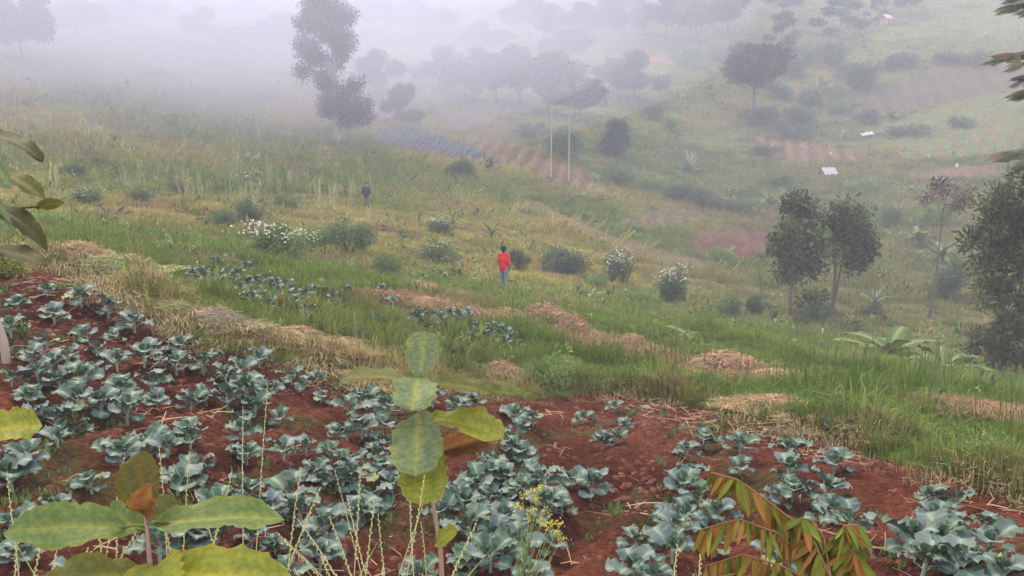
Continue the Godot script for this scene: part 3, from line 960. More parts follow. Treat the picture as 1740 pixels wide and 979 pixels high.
func build_ground() -> void:
	var rs := PackedFloat32Array([0.6, 1.2, 2.0, 2.8, 3.6, 4.3, 4.8])
	var r := 5.2
	while r < 399.0:
		rs.append(r)
		r += 0.045 if r < 15.0 else maxf(0.05, r * 0.013) if r < 200.0 else r * 0.03
	rs.append(399.0)
	var azs := PackedFloat32Array()
	var a := -180.0
	while a < 180.0:
		azs.append(a)
		a += 0.17 if a > -37.0 and a < 37.0 else 1.0 if absf(a) < 60.0 else 6.0
	azs.append(180.0)
	var m := azs.size()
	var vs := PackedVector3Array()
	var cs := PackedColorArray()
	var zs := PackedStringArray()
	for rr in rs:
		for az in azs:
			var x := rr * sin(deg_to_rad(az))
			var z := -rr * cos(deg_to_rad(az))
			var p := Vector2(x, z)
			var zone := ""
			if absf(az) < 40.0:
				zone = "field" if in_field(p) else zone_at(p) if rr > 50.0 else ""
			elif in_field(p):
				zone = "field"
			vs.append(Vector3(x, ground_in(x, z, zone), z))
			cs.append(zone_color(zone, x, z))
			zs.append(zone)
	var groups := {}
	for i in rs.size() - 1:
		for j in m - 1:
			var k := i * m + j
			var zone := zs[k]
			if not groups.has(zone):
				groups[zone] = PackedInt32Array()
			groups[zone].append_array(PackedInt32Array([k, k + m, k + m + 1, k, k + m + 1, k + 1]))
	var whole := MB.new()
	whole.v = vs
	for zone in groups:
		whole.ix.append_array(groups[zone])
	var nn := whole.normals()
	var titles := {"": "hillside_ground", "field": "field_soil", "ridge_plot": "ridged_plot_soil", "ploughed_slope": "ploughed_slope_soil", "cabbage_plot": "cabbage_plot_soil", "pale_plot": "pale_plot_soil", "terraced_plot": "terraced_plot_soil", "red_plot": "red_plot_soil", "bare_plot": "bare_plot_soil", "dusky_plot": "dusky_plot_soil", "cut_bank": "cut_bank_earth", "track": "dirt_path", "upper_meadow": "upper_meadow", "crop_rows": "crop_row_soil", "brown_terrace": "brown_terrace_soil"}
	for zone in groups:
		var map := {}
		var g := MB.new()
		var gn := PackedVector3Array()
		for k in groups[zone]:
			if not map.has(k):
				map[k] = g.p(vs[k], cs[k])
				gn.append(nn[k])
			g.ix.append(map[k])
		var arr := []
		arr.resize(Mesh.ARRAY_MAX)
		arr[Mesh.ARRAY_VERTEX] = g.v
		arr[Mesh.ARRAY_NORMAL] = gn
		arr[Mesh.ARRAY_COLOR] = g.c
		arr[Mesh.ARRAY_INDEX] = g.ix
		var am := ArrayMesh.new()
		am.add_surface_from_arrays(Mesh.PRIMITIVE_TRIANGLES, arr)
		var o := MeshInstance3D.new()
		o.name = titles[zone]
		o.mesh = am
		o.material_override = mats.soil if zone == "field" else mats.earth
		o.set_meta("kind", "structure")
		add_child(o)

# ------------------------------------------------------------------ materials
func noise_tex(freq: float, octaves: int, seed_: int, lo: Color, hi: Color, normal := false, strength := 4.0) -> NoiseTexture2D:
	var t := NoiseTexture2D.new()
	var n := FastNoiseLite.new()
	n.noise_type = FastNoiseLite.TYPE_SIMPLEX_SMOOTH
	n.seed = seed_
	n.frequency = freq
	n.fractal_octaves = octaves
	t.noise = n
	t.width = 512
	t.height = 512
	t.seamless = true
	if normal:
		t.as_normal_map = true
		t.bump_strength = strength
	else:
		var g := Gradient.new()
		g.set_color(0, lo)
		g.set_color(1, hi)
		t.color_ramp = g
	return t

func leafy(called: String, rough: float, back: float, spec := 0.4) -> StandardMaterial3D:
	var m := StandardMaterial3D.new()
	m.resource_name = called
	m.vertex_color_use_as_albedo = true
	m.roughness = rough
	m.metallic_specular = spec
	m.cull_mode = BaseMaterial3D.CULL_DISABLED
	if back > 0.0:
		m.backlight_enabled = true
		m.backlight = Color(back, back, back)
	return m

# veins of a leaf: pale midrib and side veins on a mottled blade, with the relief between them
func vein_maps(seed_: int, veins: float, slant: float, vein_col: Color, mottled: float) -> Array:
	var w := 256
	var h := 512
	var im := Image.create(w, h, false, Image.FORMAT_RGB8)
	var bump := Image.create(w, h, false, Image.FORMAT_RGB8)
	var n := FastNoiseLite.new()
	n.seed = seed_
	n.frequency = 0.02
	for y in h:
		for x in w:
			var u := absf(x / float(w) * 2.0 - 1.0)
			var s := y / float(h)
			var ph := (s - u * slant) * veins
			var d := absf(ph - roundf(ph))
			var vein := maxf(1.0 - smoothstep(0.0, 0.035, u), (1.0 - smoothstep(0.012, 0.07, d)) * (1.0 - u * 0.5) * 0.5)
			var k := 0.86 + n.get_noise_2d(x, y) * mottled + n.get_noise_2d(x * 4.0, y * 4.0) * mottled * 0.5
			var c := Color(k, k, k).lerp(vein_col, vein * 0.75)
			if n.get_noise_2d(x * 3.1 + 400.0, y * 3.1) + 0.25 * maxf(u - 0.6, 0.0) > 0.66: c = c * Color(0.66, 0.5, 0.36)
			im.set_pixel(x, y, c)
			var b := 0.5 + 0.35 * sin(d * PI) - vein * 0.3
			bump.set_pixel(x, y, Color(b, b, b))
	bump.bump_map_to_normal_map(6.0)
	return [ImageTexture.create_from_image(im), ImageTexture.create_from_image(bump)]

func build_materials() -> void:
	var soil := StandardMaterial3D.new()
	soil.vertex_color_use_as_albedo = true
	soil.roughness = 0.95
	soil.metallic_specular = 0.12
	soil.uv1_triplanar = true
	soil.uv1_world_triplanar = true
	soil.uv1_scale = Vector3(0.9, 0.9, 0.9)
	soil.albedo_texture = noise_tex(0.02, 5, 3, Color(0.55, 0.52, 0.5), Color(1.0, 1.0, 1.0))
	soil.normal_enabled = true
	soil.normal_scale = 1.0
	soil.normal_texture = noise_tex(0.03, 5, 9, Color.BLACK, Color.WHITE, true, 7.0)
	soil.heightmap_enabled = true
	soil.heightmap_scale = 3.0
	soil.heightmap_texture = noise_tex(0.05, 5, 21, Color.BLACK, Color.WHITE)
	mats.soil = soil
	var earth := StandardMaterial3D.new()
	earth.vertex_color_use_as_albedo = true
	earth.roughness = 1.0
	earth.metallic_specular = 0.15
	earth.uv1_triplanar = true
	earth.uv1_world_triplanar = true
	earth.uv1_scale = Vector3(0.23, 0.23, 0.23)
	earth.albedo_texture = noise_tex(0.03, 5, 5, Color(0.5, 0.52, 0.45), Color(1.0, 1.0, 1.0))
	mats.earth = earth
	mats.grass = leafy("grass blades", 0.75, 0.7, 0.2)
	mats.leaf = leafy("leaves", 0.7, 0.6, 0.22)
	mats.far_leaf = leafy("tree leaves", 0.8, 0.5, 0.15)
	mats.straw = leafy("straw", 0.8, 0.3)
	mats.petal = leafy("petals", 0.8, 0.6)
	mats.bark = leafy("bark", 0.9, 0.0, 0.25)
	mats.plain = leafy("plain", 0.85, 0.0, 0.3)
	mats.cloth = leafy("cloth", 0.95, 0.0, 0.2)
	mats.skin = leafy("skin", 0.55, 0.0, 0.4)
	var vm := vein_maps(1, 7.0, 0.22, Color(1.0, 1.0, 0.97), 0.16)
	var waxy := leafy("waxy kale leaf", 0.58, 0.45, 0.36)
	waxy.albedo_texture = vm[0]
	waxy.normal_enabled = true
	waxy.normal_texture = vm[1]
	waxy.normal_scale = 0.6
	mats.waxy = waxy
	var vb := vein_maps(2, 12.0, 0.22, Color(1.0, 1.0, 0.78), 0.16)
	var broad := leafy("broad leaf", 0.55, 1.0, 0.3)
	broad.albedo_texture = vb[0]
	broad.normal_enabled = true
	broad.normal_texture = vb[1]
	broad.normal_scale = 0.22
	mats.broad = broad

# ------------------------------------------------------------------ broccoli
func build_broccoli() -> void:
	var leaves := []
	for k in 9:
		var m := MB.new()
		var small := k == 5 or k == 6
		var tone := 0.92 + 0.05 * (k % 4)
		var col := Color(0.068, 0.106, 0.074) * tone
		if k == 2: col = Color(0.06, 0.108, 0.055)
		if small: col = Color(0.072, 0.128, 0.066)
		if k == 7: col = Color(0.24, 0.22, 0.07)
		if k == 8: col = Color(0.105, 0.135, 0.112)
		var rib := Color(0.20, 0.26, 0.18)
		var length := 0.108 + 0.012 * (k % 3)
		if small: length = 0.07
		var petiole := 0.07 if not small else 0.025
		var f := Transform3D(Basis(), Vector3.ZERO)
		m.tube([Vector3.ZERO, Vector3(0, petiole * 0.55, 0.008), Vector3(0, petiole * 1.15, 0.004)], [0.0055, 0.0045, 0.003], 5, rib)
		f.origin = Vector3(0, petiole * 0.9, 0.004)
		m.leaf(f, length, length * rng.randf_range(0.95, 1.18), {"n": 10, "k": 8, "a": 0.42, "b": 0.28, "bend": [1.1, 1.5, 0.7, 1.9, 1.3, 0.1, -0.35, 1.7, 0.9][k], "late": 1.7, "cup": [0.35, 0.2, 0.45, 0.15, 0.3, 0.6, 0.6, 0.2, 0.4][k], "wave": 0.085, "freq": 17.0 + 2.5 * k, "jag": 0.16, "col": col, "rib": rib, "edge": col * 1.12}, rng)
		leaves.append(m.commit())
	var protos := []
	for k in 7:
		var o := Node3D.new()
		var st := MB.new()
		st.tube([Vector3(0, -0.04, 0), Vector3(0.004, 0.05, 0.003), Vector3(0, 0.12, 0)], [0.013, 0.011, 0.012], 6, Color(0.27, 0.31, 0.22))
		part("stem", st.commit(), mats.leaf, o)
		var n: int = [10, 9, 12, 8, 11, 9, 7][k]
		var turn := rng.randf() * TAU
		for i in n:
			var s := float(i) / n
			turn += 2.399 + rng.randf_range(-0.25, 0.25)
			var tilt := lerpf(1.18, 0.25, s) + rng.randf_range(-0.15, 0.15)
			var which := rng.randi_range(0, 4) if s < 0.68 else rng.randi_range(5, 6)
			if s < 0.25 and rng.randf() < 0.09: which = 7
			elif s < 0.7 and rng.randf() < 0.22: which = 8
			var b := Basis(Vector3.UP, turn) * Basis(Vector3.RIGHT, tilt) * Basis(Vector3.UP, PI)
			b = b * Basis(Vector3.UP, rng.randf_range(-0.4, 0.4))
			var sz := rng.randf_range(0.85, 1.2)
			part("leaf", leaves[which], mats.waxy, o, Transform3D(b.scaled(Vector3.ONE * sz), Vector3(0, 0.055 + 0.10 * s, 0)))
		protos.append(o)
	var rows := {}
	for d in BROCCOLI:
		rows[int(d[2])] = maxi(rows.get(int(d[2]), 0), int(d[3]) + 1)
	for d in BROCCOLI:
		var sz := rng.randf_range(0.68, 1.22)
		var big := "large" if sz > 1.1 else "small" if sz < 0.84 else "leafy"
		var label := "%s blue-green broccoli plant, %s from the near end of %s row from the left" % [big, ordinal(int(d[3])), ordinal(int(d[2]))]
		var o := copy(protos[rng.randi_range(0, 6)], "broccoli_plant", spot(d[0], d[1], 0.015), rng.randf() * TAU, Vector3(1.12, rng.randf_range(0.9, 1.1), 1.12) * sz, label, "broccoli", "young broccoli plants in rows on the red soil")
		o.rotate_object_local(Vector3.RIGHT, rng.randf_range(-0.14, 0.14))
	for d in TERRACE_KALE:
		var sz := rng.randf_range(0.85, 1.2)
		var label := "grey-green kale plant, %s from the left in the %s file of the %s terrace patch" % [ordinal(int(d[4])), ordinal(int(d[3])), "larger" if d[2] == 0 else "smaller"]
		var o := copy(protos[rng.randi_range(0, 6)], "kale_plant", spot(d[0], d[1], 0.0) + Vector3(0, 0.08, 0), rng.randf() * TAU, Vector3.ONE * sz, label, "kale", "kale plants on the grassy terrace behind the straw heaps")
		o.rotate_object_local(Vector3.RIGHT, rng.randf_range(-0.2, 0.2))
	for o in protos: o.free()

# ------------------------------------------------------------------ grass and litter
func tuft(blades: int, height: float, spread: float, width: float, droop: float, seeds := 0) -> ArrayMesh:
	var m := MB.new()
	for k in blades:
		var an := rng.randf() * TAU
		var d := Vector3(cos(an), 0, sin(an))
		var base := d * spread * sqrt(rng.randf())
		var hh := height * rng.randf_range(0.5, 1.1)
		var lean := (d * rng.randf_range(0.1, 1.0) * droop + Vector3(rng.randf_range(-0.2, 0.2), 0, rng.randf_range(-0.2, 0.2))) * hh
		var side := Vector3(-sin(an + rng.randf_range(-1, 1)), 0, cos(an)).normalized() * width * rng.randf_range(0.7, 1.2)
		var tone := rng.randf_range(0.7, 1.25)
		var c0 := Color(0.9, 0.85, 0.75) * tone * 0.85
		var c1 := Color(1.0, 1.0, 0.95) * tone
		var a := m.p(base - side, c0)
		var b := m.p(base + side, c0)
		var mid := base + lean * 0.35 + Vector3(0, hh * 0.6, 0)
		var e := m.p(mid - side * 0.8, c1)
		var f := m.p(mid + side * 0.8, c1)
		var tip := m.p(base + lean + Vector3(0, hh * (1.0 - 0.35 * droop), 0), c1 * 1.1)
		m.q(a, e, f, b)
		m.t(e, tip, f)
	for k in seeds:
		var an := rng.randf() * TAU
		var base := Vector3(cos(an), 0, sin(an)) * spread * rng.randf()
		var top := base * 2.2 + Vector3(rng.randf_range(-0.4, 0.4), 0, rng.randf_range(-0.4, 0.4)) * height + Vector3(0, height * rng.randf_range(1.1, 1.5), 0)
		m.tube([base, base.lerp(top, 0.6), top], [width * 0.5, width * 0.45, width * 0.9], 3, Color(1.5, 1.25, 0.95), false)
	return m.commit()

func scatter(called: String, label: String, meshes: Array, mat: Material, r0: float, r1: float, count: int, s0: float, s1: float, cond: Callable, tint: Callable) -> void:
	var where := []
	var cols := []
	for k in meshes.size():
		where.append([])
		cols.append(PackedColorArray())
	for k in count:
		var az := deg_to_rad(rng.randf_range(-35.0, 35.0))
		var r := sqrt(lerpf(r0 * r0, r1 * r1, rng.randf()))
		var x := r * sin(az)
		var z := -r * cos(az)
		if not cond.call(x, z):
			continue
		var b := Basis(Vector3.UP, rng.randf() * TAU).scaled(Vector3.ONE * rng.randf_range(s0, s1) * clampf(0.95 + 1.1 * n_mid.get_noise_2d(x * 0.55 + 9.0, z * 0.55), 0.45, 1.6))
		var w := rng.randi_range(0, meshes.size() - 1)
		where[w].append(Transform3D(b, Vector3(x, ground(x, z) - 0.02, z)))
		var c: Color = tint.call(x, z)
		cols[w].append(c * rng.randf_range(0.8, 1.25))
	for k in meshes.size():
		var o := many(numbered(called), meshes[k], mat, where[k], cols[k], self)
		tag(o, label, "grass", "", "stuff")

func straw_at(p: Vector2) -> float:
	# how much of the bank's edge is dry
	var e := edge_distance(p)
	return exp(-pow((e - 0.3) / 0.35, 2.0))

func build_grass() -> void:
	var fine := []
	for k in 4: fine.append(tuft(15, 0.28 + 0.04 * k, 0.09, 0.0055, 0.75, 1 if k == 3 else 0))
	var lush := []
	for k in 3: lush.append(tuft(20, 0.42, 0.12, 0.008, 0.9))
	var middle := []
	for k in 4: middle.append(tuft(22, 0.30, 0.28, 0.011, 0.8, 1 if k > 2 else 0))
	var coarse := []
	for k in 4: coarse.append(tuft(28, 0.42, 0.75, 0.022, 0.7, 6 if k > 1 else 0))
	var farm := []
	for k in 3: farm.append(tuft(34, 0.55, 1.7, 0.05, 0.5))
	var clear := PackedVector3Array()
	for d in TERRACE_KALE: clear.append(Vector3(d[0], d[1], 0.42))
	for d in BANANAS:
		if d[4] in ["big", "broken"]: clear.append(Vector3(d[0], d[1], 1.1))
	var open_ground := func(x: float, z: float) -> bool:
		for q in clear:
			if absf(q.x - x) < q.z and absf(q.y - z) < q.z * 1.3: return rng.randf() < 0.12
		return true
	var free := func(x: float, z: float) -> bool:
		var p := Vector2(x, z)
		return not in_field(p) and (p.length() < 50.0 or zone_at(p) in ["", "upper_meadow"])
	var near := func(x: float, z: float) -> bool:
		var p := Vector2(x, z)
		return not in_field(p) and open_ground.call(x, z) and (p.length() < 42.0 or zone_at(p) != "track")
	var bank := func(x: float, z: float) -> bool:
		var p := Vector2(x, z)
		if in_field(p) or not open_ground.call(x, z): return false
		if x > 1.5 and edge_distance(p) < 2.2: return true
		return x > 0.0 and n_mid.get_noise_2d(x * 0.6, z * 0.6) > -0.12 or x < -3.0 and n_mid.get_noise_2d(x * 0.6, z * 0.6) > 0.12
	var col := func(x: float, z: float) -> Color:
		var s := straw_at(Vector2(x, z))
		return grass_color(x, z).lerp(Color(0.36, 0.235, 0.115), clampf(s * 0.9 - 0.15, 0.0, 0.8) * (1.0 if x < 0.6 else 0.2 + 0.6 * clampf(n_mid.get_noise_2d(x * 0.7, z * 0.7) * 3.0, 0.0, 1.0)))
	var green := func(x: float, z: float) -> Color:
		return Color(0.085, 0.14, 0.018).lerp(Color(0.16, 0.18, 0.035), rng.randf() * 0.6)
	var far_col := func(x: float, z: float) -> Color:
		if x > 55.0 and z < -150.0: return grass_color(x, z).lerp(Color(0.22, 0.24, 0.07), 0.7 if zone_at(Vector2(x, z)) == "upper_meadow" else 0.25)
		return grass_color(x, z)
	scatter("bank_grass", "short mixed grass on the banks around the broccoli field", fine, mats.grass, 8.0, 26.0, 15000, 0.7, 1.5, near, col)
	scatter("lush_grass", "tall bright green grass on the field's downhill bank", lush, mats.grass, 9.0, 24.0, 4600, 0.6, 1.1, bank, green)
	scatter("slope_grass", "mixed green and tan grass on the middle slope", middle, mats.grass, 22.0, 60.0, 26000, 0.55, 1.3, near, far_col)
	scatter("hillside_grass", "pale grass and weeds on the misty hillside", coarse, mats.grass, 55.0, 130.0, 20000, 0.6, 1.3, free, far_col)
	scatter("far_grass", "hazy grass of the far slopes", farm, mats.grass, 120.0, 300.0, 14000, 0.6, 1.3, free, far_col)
	# broad-leaved weeds and tussocks that break up the grass
	var weeds := [clump(26, 0.17, 0.13, 0.05), clump(24, 0.15, 0.17, 0.03), clump(22, 0.2, 0.1, 0.06)]
	var weed_col := func(_x: float, _z: float) -> Color:
		var k := rng.randf()
		return Color(0.10, 0.15, 0.032).lerp(Color(0.22, 0.26, 0.055), rng.randf()) if k < 0.60 else Color(0.05, 0.08, 0.03) if k < 0.88 else Color(0.24, 0.16, 0.085)
	var patch := func(x: float, z: float) -> bool:
		var p := Vector2(x, z)
		return not in_field(p) and n_mid.get_noise_2d(x * 0.45 - 30.0, z * 0.45) + rng.randf_range(-0.2, 0.2) > 0.05 and (p.length() < 50.0 or zone_at(p) == "")
	scatter("bank_weeds", "broad-leaved weeds among the grass of the banks", weeds, mats.leaf, 13.0, 34.0, 4200, 0.6, 1.6, patch, weed_col)
	scatter("slope_weeds", "taller weeds in patches over the slope", weeds, mats.leaf, 32.0, 75.0, 7500, 0.9, 2.5, patch, weed_col)
	scatter("hillside_weeds", "dark weed patches over the hazy hillsides", weeds, mats.leaf, 70.0, 260.0, 7000, 1.8, 5.0, patch, weed_col)
	var bloom := MB.new()
	for k in 5: bloom.ball(Vector3(rng.randf_range(-0.05, 0.05), rng.randf_range(0.3, 0.5), rng.randf_range(-0.05, 0.05)), Vector3(0.018, 0.012, 0.018), 3, 6, Color.WHITE)
	bloom.tube([Vector3.ZERO, Vector3(0, 0.4, 0)], [0.004, 0.003], 3, Color(0.2, 0.3, 0.1), false)
	scatter("wildflowers", "small white and a few orange wildflowers dotted through the grass", [bloom.commit()], mats.petal, 18.0, 60.0, 420, 0.45, 0.95, patch, func(_x: float, _z: float) -> Color: return Color(0.70, 0.68, 0.52) if rng.randf() < 0.85 else Color(0.6, 0.2, 0.03))
	var strew := tuft(16, 0.34, 0.2, 0.006, 1.5)
	var sw := []
	var sc := PackedColorArray()
	for d in HEAPS:
		for k in 60:
			var an := rng.randf() * TAU
			var rr: float = d[2] * rng.randf_range(0.3, 1.25)
			var p := Vector2(d[0] + cos(an) * rr, d[1] + sin(an) * rr * 0.6)
			sw.append(Transform3D(Basis(Vector3.UP, rng.randf() * TAU).scaled(Vector3.ONE * rng.randf_range(0.5, 1.2)), spot(p.x, p.y, 0.02)))
			sc.append(Color(0.30, 0.18, 0.085).lerp(Color(0.16, 0.17, 0.05), rng.randf()))
	for k in RIDGE.size() - 1:
		for i in 180:
			var t := rng.randf()
			var p := Vector2(RIDGE[k][0], RIDGE[k][1]).lerp(Vector2(RIDGE[k + 1][0], RIDGE[k + 1][1]), t) + Vector2(rng.randfn() * 0.25, rng.randfn() * 0.3)
			if in_field(p) or n_mid.get_noise_2d(p.x * 0.8 + 11.0, p.y * 0.8) < -0.28: continue
			sw.append(Transform3D(Basis(Vector3.UP, rng.randf() * TAU).scaled(Vector3.ONE * rng.randf_range(0.6, 1.4)), spot(p.x, p.y, 0.0)))
			sc.append(Color(0.27, 0.125, 0.055).lerp(Color(0.26, 0.17, 0.07), rng.randf()) * rng.randf_range(0.7, 1.1))
	tag(many("strewn_straw", strew, mats.straw, sw, sc, self), "loose straw and dry grass strewn round the straw heaps", "straw", "", "stuff")
	# tall pale stems standing in the grass of the misty upper slope
	var stalks := []
	for k in 3:
		var m := MB.new()
		for i in 5:
			var b := Vector3(rng.randf_range(-0.4, 0.4), 0, rng.randf_range(-0.4, 0.4))
			var hh := rng.randf_range(0.8, 1.5)
			var top := b + Vector3(rng.randf_range(-0.15, 0.15), hh, rng.randf_range(-0.15, 0.15))
			m.tube([b, b.lerp(top, 0.6), top], [0.012, 0.012, 0.006], 3, Color(1, 1, 1), false)
			for j in 4:
				var f := Transform3D(Basis(Vector3.UP, rng.randf() * TAU) * Basis(Vector3.RIGHT, rng.randf_range(0.5, 1.1)), b.lerp(top, rng.randf_range(0.3, 1.0)))
				m.leaf(f, 0.4, 0.05, {"n": 3, "k": 2, "bend": 1.4, "col": Color(0.75, 0.8, 0.55)}, rng)
		stalks.append(m.commit())
	var upper := func(x: float, z: float) -> bool:
		return x < -2.0 - 0.1 * z * 0.0 and atan2(x, -z) < deg_to_rad(-9.0) and zone_at(Vector2(x, z)) == "" and n_mid.get_noise_2d(x * 0.3, z * 0.3) > -0.25
	scatter("dry_stalks", "pale dry weed stalks standing on the misty slope", stalks, mats.grass, 42.0, 150.0, 3600, 0.4, 0.85, upper, func(_x: float, _z: float) -> Color: return Color(0.42, 0.37, 0.22).lerp(Color(0.24, 0.25, 0.11), rng.randf()))
	# small cabbages of the blue plot
	var cab := MB.new()
	for k in 9:
		var f := Transform3D(Basis(Vector3.UP, k * 2.4) * Basis(Vector3.RIGHT, lerpf(1.0, 0.3, k / 9.0)), Vector3(0, 0.05, 0))
		cab.leaf(f, 0.34, 0.3, {"n": 3, "k": 2, "bend": 0.5, "col": Color(0.17, 0.21, 0.23)}, rng)
	var where := []
	var cols := PackedColorArray()
	var box: Rect2 = zone_box.cabbage_plot
	var x := box.position.x
	while x < box.end.x:
		var z := box.position.y
		while z < box.end.y:
			var p := Vector2(x + rng.randf_range(-0.12, 0.12), z + rng.randf_range(-0.1, 0.1))
			if zone_at(p) == "cabbage_plot" and rng.randf() < 0.9:
				where.append(Transform3D(Basis(Vector3.UP, rng.randf() * TAU).scaled(Vector3.ONE * rng.randf_range(0.7, 1.3)), spot(p.x, p.y)))
				cols.append(Color.WHITE * rng.randf_range(0.8, 1.15))
			z += 0.75
		x += 0.62
	tag(many("cabbage_crop", cab.commit(), mats.leaf, where, cols, self), "blue-grey cabbage crop covering the sloping plot by the tall tree", "cabbages", "", "stuff")
	# weeds in the terraced plots and small seedlings on the bare rows
	var weed := tuft(8, 0.2, 0.15, 0.012, 0.8)
	for spec in [["ploughed_slope", 700], ["ridge_plot", 1200], ["pale_plot", 900], ["terraced_plot", 1200], ["dusky_plot", 2600], ["crop_rows", 2600], ["brown_terrace", 700], ["bare_plot", 160], ["track", 260]]:
		var bx: Rect2 = zone_box[spec[0]]
		where = []
		cols = PackedColorArray()
		for k in spec[1]:
			var p := Vector2(rng.randf_range(bx.position.x, bx.end.x), rng.randf_range(bx.position.y, bx.end.y))
			if zone_at(p) == spec[0]:
				where.append(Transform3D(Basis(Vector3.UP, rng.randf() * TAU).scaled(Vector3.ONE * rng.randf_range(0.7, 2.2)), spot(p.x, p.y)))
				cols.append(Color(0.14, 0.17, 0.06).lerp(Color(0.26, 0.2, 0.1), rng.randf()))
		tag(many("plot_weeds" if used.get("plot_weeds", 0) == 0 else numbered("plot_weeds"), weed, mats.grass, where, cols, self), "thin weeds over the %s" % String(spec[0]).replace("_", " "), "weeds", "", "stuff")
		used["plot_weeds"] = used.get("plot_weeds", 0) + 1
	# the field: clods, straw litter, seedlings of weeds
	var clod := MB.new()
	clod.ball(Vector3.ZERO, Vector3(0.028, 0.02, 0.025), 5, 7, Color.WHITE, 0.25, rng)
	var litter := MB.new()
	for k in 5:
		var c := Vector3(rng.randf_range(-0.12, 0.12), 0.012, rng.randf_range(-0.12, 0.12))
		var an := rng.randf() * TAU
		var d := Vector3(cos(an), rng.randf_range(-0.05, 0.15), sin(an)) * rng.randf_range(0.04, 0.13)
		litter.tube([c - d, c + Vector3(0, 0.01, 0), c + d], [0.0022, 0.0025, 0.002], 3, Color.WHITE, false)
	var sprig := MB.new()
	for k in 9:
		var f := Transform3D(Basis(Vector3.UP, rng.randf() * TAU) * Basis(Vector3.RIGHT, rng.randf_range(0.4, 1.3)), Vector3(rng.randf_range(-0.04, 0.04), 0, rng.randf_range(-0.04, 0.04)))
		sprig.leaf(f, rng.randf_range(0.04, 0.09), 0.02, {"n": 3, "k": 2, "bend": 0.9, "col": Color.WHITE * rng.randf_range(0.8, 1.2)}, rng)
	var inside := func(px: float, pz: float) -> bool: return in_field(Vector2(px, pz))
	var by_edge := func(px: float, pz: float) -> bool:
		var p := Vector2(px, pz)
		return in_field(p) and rng.randf() < 0.10 + 0.9 * exp(-pow(edge_distance(p) / 0.7, 2.0))
	var weedy := func(px: float, pz: float) -> bool:
		return in_field(Vector2(px, pz)) and n_mid.get_noise_2d(px + 70.0, pz) + rng.randf_range(-0.2, 0.2) > 0.12
	scatter("soil_clods", "loose clods of red soil in the broccoli field", [clod.commit()], mats.plain, 5.4, 13.5, 9000, 0.35, 1.5, inside, func(_x: float, _z: float) -> Color: return SOIL * 1.05)
	scatter("straw_litter", "straw scraps strewn on the red soil", [litter.commit()], mats.straw, 5.4, 14.0, 2600, 0.7, 1.6, by_edge, func(_x: float, _z: float) -> Color: return Color(0.42, 0.27, 0.15))
	scatter("field_weeds", "small green weeds sprouting between the broccoli rows", [sprig.commit()], mats.leaf, 5.4, 14.0, 2600, 0.6, 1.5, weedy, func(_x: float, _z: float) -> Color: return Color(0.11, 0.15, 0.045))
	scatter("withered_grass", "withered grass hanging over the edge of the red soil", [tuft(12, 0.26, 0.12, 0.004, 1.2)], mats.straw, 7.0, 16.0, 5200, 0.6, 1.3, func(px: float, pz: float) -> bool: return edge_distance(Vector2(px, pz)) < 0.42 and n_mid.get_noise_2d(px, pz * 1.3) > -0.2, func(_x: float, _z: float) -> Color: return Color(0.38, 0.24, 0.13).lerp(Color(0.22, 0.2, 0.08), rng.randf()))

